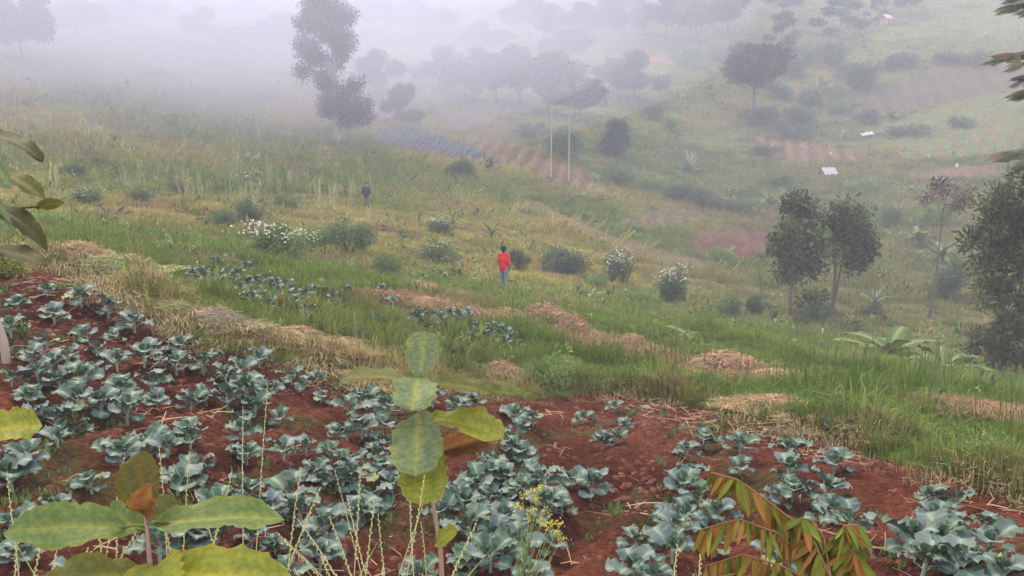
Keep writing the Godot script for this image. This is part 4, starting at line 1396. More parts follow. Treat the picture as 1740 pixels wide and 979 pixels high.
# ------------------------------------------------------------------ straw heaps
func build_heaps() -> void:
	var kinds := {"dry": Color(0.29, 0.17, 0.075), "green": Color(0.21, 0.185, 0.065), "grey": Color(0.23, 0.165, 0.10), "red": Color(0.27, 0.145, 0.072), "bright": Color(0.31, 0.175, 0.075)}
	var protos := {}
	for kind in kinds:
		var o := Node3D.new()
		var col: Color = kinds[kind]
		var core := MB.new()
		var humps := [[Vector3(0, 0, 0), Vector3(0.36, 0.74, 0.4)]]
		for k in 5: humps.append([Vector3(rng.randf_range(-0.33, 0.33), rng.randf_range(-0.12, 0.05), rng.randf_range(-0.25, 0.25)), Vector3(rng.randf_range(0.14, 0.24), rng.randf_range(0.3, 0.58), rng.randf_range(0.16, 0.28))])
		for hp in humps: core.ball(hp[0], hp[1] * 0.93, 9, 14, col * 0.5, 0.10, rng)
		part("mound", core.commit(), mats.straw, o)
		var st := MB.new()
		for k in 3000:
			var hp: Array = humps[0] if k % 3 == 0 else humps[rng.randi_range(1, 5)]
			var an := rng.randf() * TAU
			var h := rng.randf()
			var rad := sqrt(1.0 - h * h)
			var sp := Vector3(cos(an) * rad, h, sin(an) * rad)
			var rr: Vector3 = hp[1]
			var c: Vector3 = hp[0] + sp * rr * rng.randf_range(0.92, 1.1)
			var nrm := (sp / rr).normalized()
			if rng.randf() < 0.16:
				# loose stalks lying round the foot
				c = Vector3(cos(an) * rng.randf_range(0.35, 0.8), rng.randf_range(0.02, 0.1), sin(an) * rng.randf_range(0.35, 0.8))
				nrm = Vector3.UP
			var along := nrm.cross(Vector3(rng.randf_range(-1, 1), rng.randf_range(-1, 1), rng.randf_range(-1, 1))).normalized()
			along = (along + Vector3(0, -0.35 * signf(along.y), 0) + Vector3(rng.randf_range(-0.5, 0.5), 0, 0)).normalized()
			var ln := rng.randf_range(0.05, 0.19)
			var wd := along.cross(nrm).normalized() * rng.randf_range(0.0035, 0.0075)
			var lift := nrm * rng.randf_range(0.0, 0.06)
			var tone := col * rng.randf_range(0.45, 1.6)
			if kind == "green" and rng.randf() < 0.45: tone = Color(0.14, 0.19, 0.05) * rng.randf_range(0.8, 1.3)
			elif rng.randf() < 0.12: tone = Color(0.17, 0.18, 0.07)
			var a := st.p(c - along * ln - wd + lift * 0.3, tone)
			var b := st.p(c - along * ln + wd + lift * 0.3, tone)
			var d := st.p(c + nrm * 0.02 - wd + lift, tone)
			var e := st.p(c + nrm * 0.02 + wd + lift, tone)
			var g := st.p(c + along * ln + nrm * rng.randf_range(-0.03, 0.08), tone)
			st.q(a, d, e, b)
			st.t(d, g, e)
		var so := part("straw", st.commit(), mats.straw, o)
		so.set_meta("kind", "stuff")
		protos[kind] = o
	for d in HEAPS:
		var w: float = d[2]
		var h: float = d[3]
		copy(protos[d[4]], "straw_heap", spot(d[0], d[1], 0.05) + Vector3(0, 0.0, -0.2 * w), rng.randf_range(-0.6, 0.6) + (PI if rng.randf() < 0.5 else 0.0), Vector3(w * rng.randf_range(1.15, 1.4), h * rng.randf_range(0.95, 1.35), w * 0.62), d[5], "straw heap", "straw heaps along the banks")
	for k in protos: protos[k].free()

# ------------------------------------------------------------------ shrubs and trees
func clump(leaves: int, radius: float, leaf_len: float, leaf_w: float, hang := 0.0) -> ArrayMesh:
	var m := MB.new()
	for k in leaves:
		var d := Vector3(rng.randfn(), rng.randfn(), rng.randfn()).normalized()
		var at := d * radius * pow(rng.randf(), 0.5)
		var dir := (d + Vector3(rng.randfn(), rng.randfn() - hang, rng.randfn()) * 0.6).normalized()
		var side := dir.cross(Vector3(rng.randfn(), rng.randfn(), rng.randfn())).normalized() * leaf_w * 0.5
		var tone := Color.WHITE * rng.randf_range(0.7, 1.3)
		var nor := dir.cross(side).normalized() * leaf_w * 0.25
		var a := m.p(at, tone)
		var b := m.p(at + dir * leaf_len * 0.5 + side + nor, tone)
		var e := m.p(at + dir * leaf_len * 0.5 - side + nor, tone)
		var f := m.p(at + dir * leaf_len, tone)
		m.t(a, b, e)
		m.t(b, f, e)
	return m.commit()

func build_bushes() -> void:
	var small := [clump(30, 0.2, 0.11, 0.05), clump(30, 0.2, 0.15, 0.035), clump(26, 0.22, 0.09, 0.06)]
	var flower := MB.new()
	for k in 7:
		flower.ball(Vector3(rng.randf_range(-0.05, 0.05), rng.randf_range(-0.01, 0.03), rng.randf_range(-0.05, 0.05)), Vector3(0.02, 0.013, 0.02), 4, 6, Color.WHITE * rng.randf_range(0.85, 1.0))
	var flower_m := flower.commit()
	var kinds := {"dark": Color(0.065, 0.095, 0.05), "mid": Color(0.09, 0.13, 0.055), "light": Color(0.15, 0.21, 0.055), "yellow": Color(0.25, 0.25, 0.05), "brown": Color(0.15, 0.11, 0.075), "rust": Color(0.22, 0.11, 0.05), "blue": Color(0.07, 0.13, 0.13), "white": Color(0.08, 0.11, 0.055), "flowering": Color(0.11, 0.155, 0.055), "sparse": Color(0.10, 0.135, 0.055)}
	for d in BUSHES:
		var w: float = d[2]
		var h: float = d[3]
		var col: Color = kinds[d[4]]
		var at := spot(d[0], d[1], 0.05)
		var o := thing("shrub", d[5], "shrub", at, 0.0, "shrubs scattered over the hillside")
		var st := MB.new()
		for k in 6:
			var an := rng.randf() * TAU
			var e := Vector3(cos(an) * w * 0.3, h * rng.randf_range(0.55, 0.85), sin(an) * w * 0.3)
			st.tube([Vector3.ZERO, e * 0.5 + Vector3(0, h * 0.08, 0), e], [0.016 * h + 0.008, 0.01 * h + 0.005, 0.004], 4, Color(0.10, 0.075, 0.05), false)
		part("stems", st.commit(), mats.bark, o)
		var near := at.length() < 60.0
		var sc := clampf(maxf(w, h) * 0.34, 0.35, 3.0)
		var count := int(clampf(w * h * 75.0 / (sc * sc) * (0.5 if near else 0.8), 110.0, 600.0))
		var where := []
		var cols := PackedColorArray()
		var lobes := []
		for k in 5:
			lobes.append(Vector3(rng.randf_range(-0.32, 0.32) * w, rng.randf_range(0.35, 0.72) * h, rng.randf_range(-0.28, 0.28) * w))
		for k in count:
			var l: Vector3 = lobes[k % 5]
			var dd := Vector3(rng.randfn(), rng.randfn(), rng.randfn()).normalized() * pow(rng.randf(), 0.4)
			var p := l + Vector3(dd.x * w * 0.26, dd.y * h * 0.34, dd.z * w * 0.26)
			if p.y < 0.03: p.y = rng.randf() * 0.2 * h
			where.append(Transform3D(Basis.from_euler(Vector3(rng.randf() * TAU, rng.randf() * TAU, 0)).scaled(Vector3.ONE * sc * rng.randf_range(0.7, 1.25)), p))
			var c := col * rng.randf_range(0.7, 1.35)
			if rng.randf() < 0.1: c = c.lerp(Color(0.25, 0.24, 0.08), 0.5)
			cols.append(c)
		many("foliage", small[int(absf(d[0] * 7.0)) % 3], mats.leaf, where, cols, o)
		var blooms := 0
		if d[4] == "white": blooms = 95
		elif d[4] == "flowering": blooms = 150
		elif d[4] == "sparse": blooms = 26
		if blooms > 0:
			where = []
			cols = PackedColorArray()
			for k in blooms:
				var l: Vector3 = lobes[rng.randi_range(0, 4)]
				if d[4] == "flowering": l = Vector3(rng.randf_range(-0.4, 0.4) * w, 0.0, 0.1 * w); l.y = h * (0.75 - 0.3 * (l.x / w + 0.4))
				elif d[4] == "white": l.y += h * 0.12
				var dd := Vector3(rng.randfn(), absf(rng.randfn()) + 0.2, rng.randfn() * 0.8 + 0.3).normalized()
				where.append(Transform3D(Basis(Vector3.UP, rng.randf() * TAU).scaled(Vector3.ONE * rng.randf_range(0.45, 1.0) * clampf(w * 0.6, 0.6, 1.1)), l + Vector3(dd.x * w * 0.27, dd.y * h * 0.36, dd.z * w * 0.27)))
				cols.append(Color(0.72, 0.69, 0.52) * rng.randf_range(0.85, 1.05))
			many("flowers", flower_m, mats.petal, where, cols, o)

# trunk, limbs that reach for each lobe of the crown, and the crown itself
func tree(o: Node3D, top: float, girth: float, lobes: Array, leaf_mesh: ArrayMesh, per_lobe: float, size: float, col: Color, bark: Color, lean := Vector3.ZERO, forks := 1) -> void:
	var trunk_m := MB.new()
	var pts := []
	var radii := []
	var wob := Vector3(rng.randf_range(-1, 1), 0, rng.randf_range(-1, 1)) * top * 0.025
	for k in 9:
		var s := k / 8.0
		pts.append(Vector3(0, top * s - 0.15, 0) + lean * s * s + wob * sin(s * 5.0))
		radii.append(girth * (1.0 - 0.85 * s) * (1.35 if k == 0 else 1.0))
	trunk_m.tube(pts, radii, 9, bark)
	for f in forks - 1:
		var off := Vector3(0.5 * (f + 1) * girth * 4.0, 0, 0.3 * girth)
		var fp := []
		for k in 7:
			var s := k / 6.0
			fp.append(pts[0].lerp(pts[0] + Vector3(0, top * 0.9, 0) + off * 2.2, s) + off * 0.4 * sin(s * PI))
		trunk_m.tube(fp, [girth, girth * 0.8, girth * 0.7, girth * 0.6, girth * 0.45, girth * 0.3, girth * 0.1], 8, bark)
	part("trunk", trunk_m.commit(), mats.bark, o)
	var limbs := MB.new()
	var where := []
	var cols := PackedColorArray()
	for l in lobes:
		var c: Vector3 = l[0]
		var r: float = l[1]
		var s := clampf((c.y - r * 0.8) / top * 0.85, 0.12, 0.92)
		var k := int(s * 8.0)
		var from: Vector3 = pts[k].lerp(pts[mini(k + 1, 8)], s * 8.0 - k)
		var g := girth * (1.0 - 0.8 * s) * 0.5
		limbs.tube([from, from.lerp(c, 0.5) + Vector3(0, r * 0.15, 0), c + Vector3(0, r * 0.3, 0)], [g, g * 0.6, g * 0.2], 5, bark, false)
		for t in 4:
			var e := c + Vector3(rng.randfn(), rng.randfn() * 0.7, rng.randfn()).normalized() * r * 0.85
			limbs.tube([from.lerp(c, 0.55), from.lerp(c, 0.5).lerp(e, 0.6) , e], [g * 0.4, g * 0.25, g * 0.1], 4, bark, false)
		var n := int(per_lobe * r * r)
		var shade := rng.randf_range(0.65, 1.4)
		for i in n:
			var d := Vector3(rng.randfn(), rng.randfn(), rng.randfn()).normalized() * pow(rng.randf(), 0.42) * r
			d.y *= 0.82
			if rng.randf() < 0.12: d *= 1.3
			where.append(Transform3D(Basis.from_euler(Vector3(rng.randf() * TAU, rng.randf() * TAU, 0)).scaled(Vector3.ONE * size * rng.randf_range(0.6, 1.3)), c + d))
			cols.append(col * shade * rng.randf_range(0.65, 1.4))
	part("limbs", limbs.commit(), mats.bark, o).set_meta("kind", "stuff")
	many("crown", leaf_mesh, mats.far_leaf, where, cols, o)

func spots() -> Dictionary:
	var d := {}
	for s in SPOTS: d[s[0]] = s
	return d

func build_trees() -> void:
	var at := spots()
	var far_clump := clump(30, 0.5, 0.3, 0.13)
	var hang_clump := clump(34, 0.5, 0.36, 0.09, 1.0)
	var twin_clump := clump(18, 0.34, 0.25, 0.13)
	var small_clump := clump(26, 0.28, 0.15, 0.075)
	# the tall pale-trunked tree: k turns pixels of its outline into metres
	var k := 0.0620
	var t: Array = at.tall_tree
	var o := thing("tall_tree", "tall slender tree with pale trunk and stacked dark foliage, on the misty slope", "tree", spot(t[1], t[2]))
	var lobes := []
	for b in [[555, 20, 36], [585, 30, 28], [535, 45, 26], [570, 60, 30], [530, 85, 24], [590, 70, 22], [545, 100, 22], [524, 122, 17], [590, 90, 18], [575, 110, 14], [560, 145, 20], [600, 150, 22], [580, 175, 26], [612, 180, 24], [618, 196, 20], [556, 175, 16], [560, 190, 14], [595, 200, 20], [550, 130, 14]]:
		lobes.append([Vector3((b[0] - 575) * k, (238 - b[1]) * k, rng.randf_range(-1, 1) * b[2] * k * 0.5), b[2] * k * 0.86])
	tree(o, 15.5, 0.42, lobes, hang_clump, 36.0, 1.0, Color(0.062, 0.08, 0.055), Color(0.27, 0.235, 0.19))
	part("pale_knot", _ball_mesh(Vector3(0.16, 0.12, 0.16), Color(0.7, 0.68, 0.62)), mats.bark, o, Transform3D(Basis(), Vector3(1.55, 7.2, 0.9)))
	# the twin trees before the meadow
	k = 0.0290
	t = at.twin_a
	o = thing("twin_tree", "small dark tree with one slim straight trunk, the uphill one of the twin trees", "tree", spot(t[1], t[2]), 0.0, "twin trees on the meadow's edge")
	lobes = []
	for b in [[1345, 355, 24], [1365, 375, 26], [1330, 400, 28], [1360, 410, 30], [1320, 430, 20], [1345, 445, 26], [1370, 450, 22], [1335, 470, 16], [1352, 478, 14], [1315, 415, 16], [1380, 425, 20]]:
		lobes.append([Vector3((b[0] - 1342) * k, (547 - b[1]) * k, rng.randf_range(-1, 1) * b[2] * k * 0.6), b[2] * k * 0.85])
	tree(o, 5.2, 0.10, lobes, twin_clump, 78.0, 1.0, Color(0.075, 0.088, 0.034), Color(0.11, 0.085, 0.06))
	t = at.twin_b
	k = 0.0302
	o = thing("twin_tree", "small dark tree with a forked double trunk, the downhill one of the twin trees", "tree", spot(t[1], t[2]), 0.0, "twin trees on the meadow's edge")
	lobes = []
	for b in [[1415, 370, 26], [1440, 375, 28], [1395, 390, 26], [1460, 395, 22], [1420, 405, 28], [1450, 420, 26], [1468, 430, 16], [1405, 430, 22], [1445, 445, 22], [1430, 385, 24]]:
		lobes.append([Vector3((b[0] - 1410) * k, (547 - b[1]) * k, rng.randf_range(-1, 1) * b[2] * k * 0.6), b[2] * k * 0.85])
	for b in [[1385, 510, 12], [1372, 516, 10], [1440, 470, 8]]:
		lobes.append([Vector3((b[0] - 1410) * k, (547 - b[1]) * k, 0.2), b[2] * k * 0.85])
	tree(o, 4.9, 0.10, lobes, twin_clump, 78.0, 1.0, Color(0.078, 0.092, 0.034), Color(0.12, 0.09, 0.065), Vector3(0.15, 0, 0), 2)
	# thin leaning tree
	t = at.thin_tree
	k = 0.031
	o = thing("thin_tree", "thin leaning tree with a sparse umbrella of twigs past the twin trees", "tree", spot(t[1], t[2]))
	lobes = []
	for b in [[1590, 322, 20], [1570, 335, 16], [1610, 330, 18], [1625, 345, 12], [1555, 345, 10], [1598, 350, 14]]:
		lobes.append([Vector3((b[0] - 1578) * k, (545 - b[1]) * k, rng.randf_range(-0.5, 0.5)), b[2] * k])
	tree(o, 7.0, 0.085, lobes, small_clump, 34.0, 1.0, Color(0.10, 0.085, 0.055), Color(0.10, 0.08, 0.06), Vector3(0.5, 0, 0))
	t = at.sapling
	k = 0.026
	o = thing("lone_sapling", "lone thin sapling with few leaves before the twin trees", "tree", spot(t[1], t[2]))
	lobes = []
	for b in [[1290, 450, 8], [1285, 470, 9], [1293, 485, 8], [1287, 435, 6], [1292, 505, 6]]:
		lobes.append([Vector3((b[0] - 1288) * k, (548 - b[1]) * k, 0), b[2] * k])
	tree(o, 2.8, 0.03, lobes, small_clump, 190.0, 0.6, Color(0.12, 0.15, 0.05), Color(0.12, 0.09, 0.06))
	# feathery trees at the side of the picture
	o = thing("bushy_tree", "full dark tree with drooping brown-tinged foliage down to the banana plants", "tree", spot(15.45, -27.33))
	k = 0.0188
	lobes = []
	for b in [[1725, 320, 30], [1690, 330, 26], [1660, 345, 22], [1705, 370, 40], [1650, 385, 28], [1740, 380, 40], [1635, 410, 18], [1680, 420, 40], [1720, 440, 44], [1655, 450, 24], [1700, 490, 38], [1740, 500, 40], [1668, 505, 20], [1690, 545, 30], [1725, 560, 36], [1665, 580, 24], [1650, 600, 14], [1700, 600, 30], [1745, 610, 36], [1760, 430, 40], [1775, 520, 40], [1690, 300, 14], [1648, 352, 14]]:
		lobes.append([Vector3((b[0] - 1695) * k, (640 - b[1]) * k, rng.randf_range(-1, 1) * b[2] * k), b[2] * k * 0.74])
	tree(o, 6.3, 0.11, lobes, clump(22, 0.26, 0.26, 0.065, 1.8), 120.0, 1.0, Color(0.085, 0.095, 0.04), Color(0.13, 0.10, 0.07))
	build_feathery(Vector3(16.0, ground(16.0, -24.4), -24.4), 15.0, "tall feathery tree of which only dark drooping side branches reach into the upper right corner", SPRAY_TIPS)
	# far trees: a few kinds, copied
	var protos := {}
	for kind in ["round", "tree", "fir", "column"]:
		protos[kind] = []
		for v in (3 if kind == "round" else 1):
			var pr := Node3D.new()
			add_child(pr)
			lobes = []
			if kind == "round":
				for i in 9:
					var y := rng.randf_range(0.34, 0.86)
					var w := 0.36 * sqrt(maxf(0.08, 1.0 - pow((y - 0.52) / 0.48, 2.0)))
					lobes.append([Vector3(rng.randf_range(-w, w), y, rng.randf_range(-w, w)) * 10.0, rng.randf_range(1.3, 2.0)])
				tree(pr, 7.5, 0.2, lobes, far_clump, 26.0, 1.5, Color(0.055, 0.075, 0.05), Color(0.12, 0.10, 0.08))
			elif kind == "tree":
				for i in 12:
					lobes.append([Vector3(rng.randf_range(-3.6, 3.6), rng.randf_range(4.6, 9.2), rng.randf_range(-2.6, 2.6)), rng.randf_range(1.1, 1.9)])
				tree(pr, 8.0, 0.3, lobes, far_clump, 30.0, 1.4, Color(0.045, 0.06, 0.045), Color(0.10, 0.085, 0.07))
			elif kind == "fir":
				for i in 10:
					var y := 2.0 + i * 0.8
					var a := i * 2.4
					lobes.append([Vector3(cos(a) * (10.5 - y) * 0.42, y, sin(a) * (10.5 - y) * 0.42), 0.85])
				tree(pr, 10.0, 0.16, lobes, far_clump, 38.0, 1.2, Color(0.05, 0.07, 0.05), Color(0.10, 0.085, 0.07))
			else:
				for i in 6:
					lobes.append([Vector3(rng.randf_range(-0.8, 0.8), 2.2 + i * 1.3, rng.randf_range(-0.8, 0.8)), 2.3 - 0.22 * i])
				tree(pr, 9.0, 0.25, lobes, far_clump, 34.0, 1.4, Color(0.05, 0.075, 0.05), Color(0.10, 0.085, 0.07))
			remove_child(pr)
			protos[kind].append(pr)
	for d in FAR_TREES:
		var list: Array = protos[d[4]]
		var wide := 8.0 if d[4] != "column" else 4.6
		var p: Node3D = list[rng.randi_range(0, list.size() - 1)]
		copy(p, "hillside_tree", spot(d[0], d[1], 0.1), rng.randf() * TAU, Vector3(d[2] / wide, d[3] / 10.0, d[2] / wide), d[5], "tree", "trees fading into the mist on the far slopes")
	for kind in protos:
		for p in protos[kind]: p.free()

func _ball_mesh(r: Vector3, col: Color) -> ArrayMesh:
	var m := MB.new()
	m.ball(Vector3.ZERO, r, 7, 9, col, 0.08, rng)
	return m.commit()

func build_feathery(at: Vector3, top: float, label: String, tips: Array) -> void:
	var o := thing("feathery_tree", label, "tree", at)
	var bark := Color(0.13, 0.095, 0.07)
	var tr := MB.new()
	var lean := 1.4 if tips.size() > 0 else 0.2
	var pts := []
	var radii := []
	for k in 9:
		var s := k / 8.0
		pts.append(Vector3(lean * sin(s * 3.0) * 0.25, top * s - 0.2, 0))
		radii.append((0.16 if tips.size() > 0 else 0.11) * (1.0 - 0.8 * s))
	tr.tube(pts, radii, 9, bark)
	part("trunk", tr.commit(), mats.bark, o)
	# one spray: a flat fan of drooping pinnae, 1 m long
	var spray := MB.new()
	spray.tube([Vector3.ZERO, Vector3(0, 0.04, -0.5), Vector3(0, -0.06, -1.0)], [0.008, 0.006, 0.003], 4, Color(1.3, 1.0, 0.8), false)
	for i in 15:
		var s := (i + 1.5) / 16.5
		for side in [-1.0, 1.0]:
			var ln := 0.34 * sin(PI * minf(s + 0.15, 1.0)) + 0.05
			var y := 0.04 * sin(s * PI) - 0.06 * s * s
			var dir := Vector3(side * 0.85, -0.30, -0.55).normalized()
			var f := Transform3D(Basis.looking_at(dir, Vector3.UP) * Basis(Vector3.RIGHT, -PI / 2), Vector3(0, y, -s))
			spray.leaf(f, ln * 1.15, 0.05, {"n": 4, "k": 2, "a": 0.4, "b": 0.5, "bend": 0.5, "cup": 0.2, "col": Color.WHITE * rng.randf_range(0.75, 1.25)}, rng)
	var spray_m := spray.commit()
	var limbs := MB.new()
	var where := []
	var cols := PackedColorArray()
	var add := func(base: Vector3, tip: Vector3, n: int, size: float) -> void:
		limbs.tube([base, base.lerp(tip, 0.5) + Vector3(0, 0.12, 0), base.lerp(tip, 0.85)], [0.035, 0.022, 0.008], 5, bark, false)
		var dir := (tip - base)
		for k in n:
			var s := 0.25 + 0.6 * k / n
			var an := rng.randf_range(-0.9, 0.9) * (1.0 - 0.6 * s)
			var d := (dir.normalized() * Basis(Vector3.UP, an)) + Vector3(0, rng.randf_range(-0.35, 0.0), 0)
			var b := Basis.looking_at(d.normalized(), Vector3.UP) * Basis(Vector3.FORWARD, rng.randf_range(-0.3, 0.3))
			where.append(Transform3D(b.scaled(Vector3.ONE * size * rng.randf_range(0.75, 1.15)), base.lerp(tip, s) + Vector3(0, rng.randf_range(-0.06, 0.08), 0)))
			var c := Color(0.05, 0.07, 0.03).lerp(Color(0.15, 0.075, 0.045), clampf(rng.randf() * 1.2 - 0.4, 0.0, 0.8))
			cols.append(c * rng.randf_range(0.75, 1.25))
	if tips.size() > 0:
		for t in tips:
			var tip := Vector3(t[0], t[1], t[2]) - at
			var base := Vector3(0.15, tip.y + 0.5, 0.0)
			add.call(base, tip + Vector3(-0.2, 0.05, 0.0), 18, 0.5)
			add.call(base + Vector3(0, -0.1, 0), tip + Vector3(0.05, -0.1, 0.6), 16, 0.55)
			add.call(base + Vector3(0, -0.05, 0), tip + Vector3(0.05, 0.1, -0.6), 16, 0.55)
	for k in 84:
		var s := k / 84.0
		var y := (0.13 + 0.85 * s) * top
		if tips.size() > 0:
			y = (0.25 + 0.3 * s) * top
		var a := k * 2.399
		var reach := (0.5 + 1.05 * sin(PI * (0.12 + 0.70 * s))) * rng.randf_range(0.7, 1.1) * (1.0 if tips.size() == 0 else 0.55)
		add.call(Vector3(0, y, 0), Vector3(cos(a) * reach, y - 0.15 - 0.3 * (1.0 - s), sin(a) * reach), 9, 0.62)
	part("branches", limbs.commit(), mats.bark, o)
	many("fronds", spray_m, mats.far_leaf, where, cols, o)

# ------------------------------------------------------------------ bananas
func build_bananas() -> void:
	# unit plants about 1 m high and 1 m wide
	var blade := []
	for k in 3:
		var m := MB.new()
		var c: Color = [Color(0.055, 0.095, 0.025), Color(0.065, 0.105, 0.03), Color(0.095, 0.12, 0.035)][k]
		m.leaf(Transform3D(), 0.75, 0.2, {"n": 14, "k": 4, "a": 0.35, "b": 0.3, "bend": [1.1, 1.6, 0.8][k], "late": 1.5, "cup": 0.3, "wave": 0.03, "freq": 30.0, "jag": 0.35, "col": c, "rib": Color(0.16, 0.19, 0.075), "edge": c * 1.1}, rng)
		blade.append(m.commit())
	var narrow := MB.new()
	narrow.leaf(Transform3D(), 0.62, 0.07, {"n": 8, "k": 2, "a": 0.3, "b": 0.6, "bend": 0.5, "cup": 0.4, "col": Color(0.17, 0.20, 0.13)}, rng)
	var narrow_m := narrow.commit()
	var make := func(kind: String) -> Node3D:
		var o := Node3D.new()
		var stem_h: float = {"tall": 0.5, "seedling": 0.25, "low": 0.12, "clump": 0.2, "spiky": 0.05, "palm": 0.45, "broken": 0.3, "big": 0.15}[kind]
		var leaves: int = {"tall": 8, "seedling": 4, "low": 6, "clump": 11, "spiky": 34, "palm": 11, "broken": 5, "big": 10}[kind]
		var st := MB.new()
		var dead := Color(0.20, 0.13, 0.08) if kind != "big" else Color(0.20, 0.22, 0.10)
		st.tube([Vector3(0, -0.06, 0), Vector3(0.01, stem_h * 0.5, 0), Vector3(0, stem_h + 0.05, 0)], [0.05, 0.042, 0.03], 8, dead)
		part("stem", st.commit(), mats.bark, o)
		for i in leaves:
			var s := float(i) / leaves
			var a := i * 2.399 + rng.randf_range(-0.3, 0.3)
			var tilt := lerpf(1.15, 0.25, s)
			if kind == "seedling": tilt = rng.randf_range(0.05, 0.4)
			elif kind == "broken": tilt = rng.randf_range(0.9, 1.5)
			elif kind == "spiky": tilt = rng.randf_range(0.15, 1.35)
			elif kind == "big": tilt = lerpf(1.2, 0.45, s)
			var b := Basis(Vector3.UP, a) * Basis(Vector3.RIGHT, tilt) * Basis(Vector3.UP, PI)
			var sz := rng.randf_range(0.75, 1.05)
			part("leaf", narrow_m if kind in ["spiky", "palm"] else blade[i % 3], mats.leaf, o, Transform3D(b.scaled(Vector3.ONE * sz), Vector3(0, stem_h * (0.9 + 0.1 * s), 0)))
		return o
	for d in BANANAS:
		var o: Node3D = make.call(d[4])
		o.name = numbered("banana_plant" if not d[4] in ["spiky", "palm"] else "spiky_plant" if d[4] == "spiky" else "palm_plant")
		add_child(o)
		o.position = spot(d[0], d[1], 0.03)
		var w := maxf(d[2], 0.4) * (1.35 if d[4] == "big" else 1.0)
		var h := maxf(d[3], 0.4) * (1.5 if d[4] == "big" else 1.1)
		o.basis = Basis(Vector3.UP, rng.randf() * TAU) * Basis.from_scale(Vector3(w * 0.8, h, w * 0.8))
		tag(o, d[5], "plant", "banana plants and spiky plants dotted over the valley")

# ------------------------------------------------------------------ people
func smin(a: float, b: float, k: float) -> float:
	var h := maxf(k - absf(a - b), 0.0) / k
	return minf(a, b) - h * h * k * 0.25

# joins tapered bones [from, to, radius, radius] into one skin
func flesh(m: MB, bones: Array, cell: float, k: float, col: Color) -> void:
	var lo := Vector3.ONE * 1e9
	var hi := -lo
	for b in bones:
		var rr: float = maxf(b[2], b[3]) + cell * 2.0
		for e in 2:
			lo = lo.min(b[e] - Vector3.ONE * rr)
			hi = hi.max(b[e] + Vector3.ONE * rr)
	var n := Vector3i(((hi - lo) / cell).ceil()) + Vector3i.ONE
	var f := PackedFloat32Array()
	f.resize(n.x * n.y * n.z)
	f.fill(1.0)
	for b in bones:
		var a: Vector3 = b[0]
		var e: Vector3 = b[1]
		var ra: float = b[2]
		var rb: float = b[3]
		var grow := maxf(ra, rb) + k + cell * 2.0
		var l := Vector3i(((a.min(e) - Vector3.ONE * grow - lo) / cell).floor()).clamp(Vector3i.ZERO, n - Vector3i.ONE)
		var h := Vector3i(((a.max(e) + Vector3.ONE * grow - lo) / cell).ceil()).clamp(Vector3i.ZERO, n - Vector3i.ONE)
		var ae := e - a
		var len2 := maxf(ae.length_squared(), 1e-9)
		for z in range(l.z, h.z + 1):
			for y in range(l.y, h.y + 1):
				for x in range(l.x, h.x + 1):
					var p := lo + Vector3(x, y, z) * cell
					var t := clampf((p - a).dot(ae) / len2, 0.0, 1.0)
					var d := (p - a - ae * t).length() - lerpf(ra, rb, t)
					var at := x + n.x * (y + n.y * z)
					f[at] = smin(f[at], d, k)
	var ids := {}
	var corner := [0, 1, n.x, n.x + 1, n.x * n.y, n.x * n.y + 1, n.x * n.y + n.x, n.x * n.y + n.x + 1]
	var edges := [[0, 1], [2, 3], [4, 5], [6, 7], [0, 2], [1, 3], [4, 6], [5, 7], [0, 4], [1, 5], [2, 6], [3, 7]]
	for z in n.z - 1:
		for y in n.y - 1:
			for x in n.x - 1:
				var at := x + n.x * (y + n.y * z)
				var inside := 0
				for c in corner:
					if f[at + c] < 0.0: inside += 1
				if inside == 0 or inside == 8: continue
				var s := Vector3.ZERO
				var cnt := 0
				for ed in edges:
					var fa := f[at + corner[ed[0]]]
					var fb := f[at + corner[ed[1]]]
					if (fa < 0.0) != (fb < 0.0):
						var t := fa / (fa - fb)
						var pa := Vector3(ed[0] & 1, (ed[0] >> 1) & 1, ed[0] >> 2)
						var pb := Vector3(ed[1] & 1, (ed[1] >> 1) & 1, ed[1] >> 2)
						s += pa.lerp(pb, t)
						cnt += 1
				ids[at] = m.p(lo + (Vector3(x, y, z) + s / cnt) * cell, col)
	var step := [1, n.x, n.x * n.y]
	for at in ids:
		for ax in 3:
			var u: int = step[(ax + 1) % 3]
			var w: int = step[(ax + 2) % 3]
			var fa := f[at]
			var fb := f[at + step[ax]]
			if (fa < 0.0) == (fb < 0.0): continue
			if not (ids.has(at - u) and ids.has(at - w) and ids.has(at - u - w)): continue
			if fa < 0.0: m.q(ids[at], ids[at - w], ids[at - u - w], ids[at - u])
			else: m.q(ids[at], ids[at - u], ids[at - u - w], ids[at - w])

func hand(m: MB, wrist: Vector3, down: Vector3, palm_out: Vector3, side: Vector3, col: Color) -> void:
	# down: along the fingers, side: towards the thumb
	var bones := [[wrist, wrist + down * 0.07, 0.024, 0.03], [wrist + down * 0.03 + side * 0.012, wrist + down * 0.085 + side * 0.022, 0.02, 0.018], [wrist + down * 0.03 - side * 0.012, wrist + down * 0.08 - side * 0.024, 0.02, 0.017]]
	flesh(m, bones, 0.008, 0.015, col)
	var lens := [0.068, 0.078, 0.072, 0.056]
	for k in 4:
		var b := wrist + down * 0.08 + side * (0.027 - 0.018 * k)
		var mid: Vector3 = b + down * lens[k] * 0.5 + palm_out * 0.008
		var tip: Vector3 = mid + down * lens[k] * 0.42 + palm_out * 0.02
		m.tube([b - down * 0.01, b, mid, tip], [0.0095, 0.009, 0.0085, 0.006], 6, col)
	var tb := wrist + down * 0.03 + side * 0.028
	m.tube([tb - side * 0.01, tb, tb + down * 0.03 + side * 0.018 + palm_out * 0.012, tb + down * 0.055 + side * 0.018 + palm_out * 0.02], [0.012, 0.0115, 0.010, 0.007], 6, col)

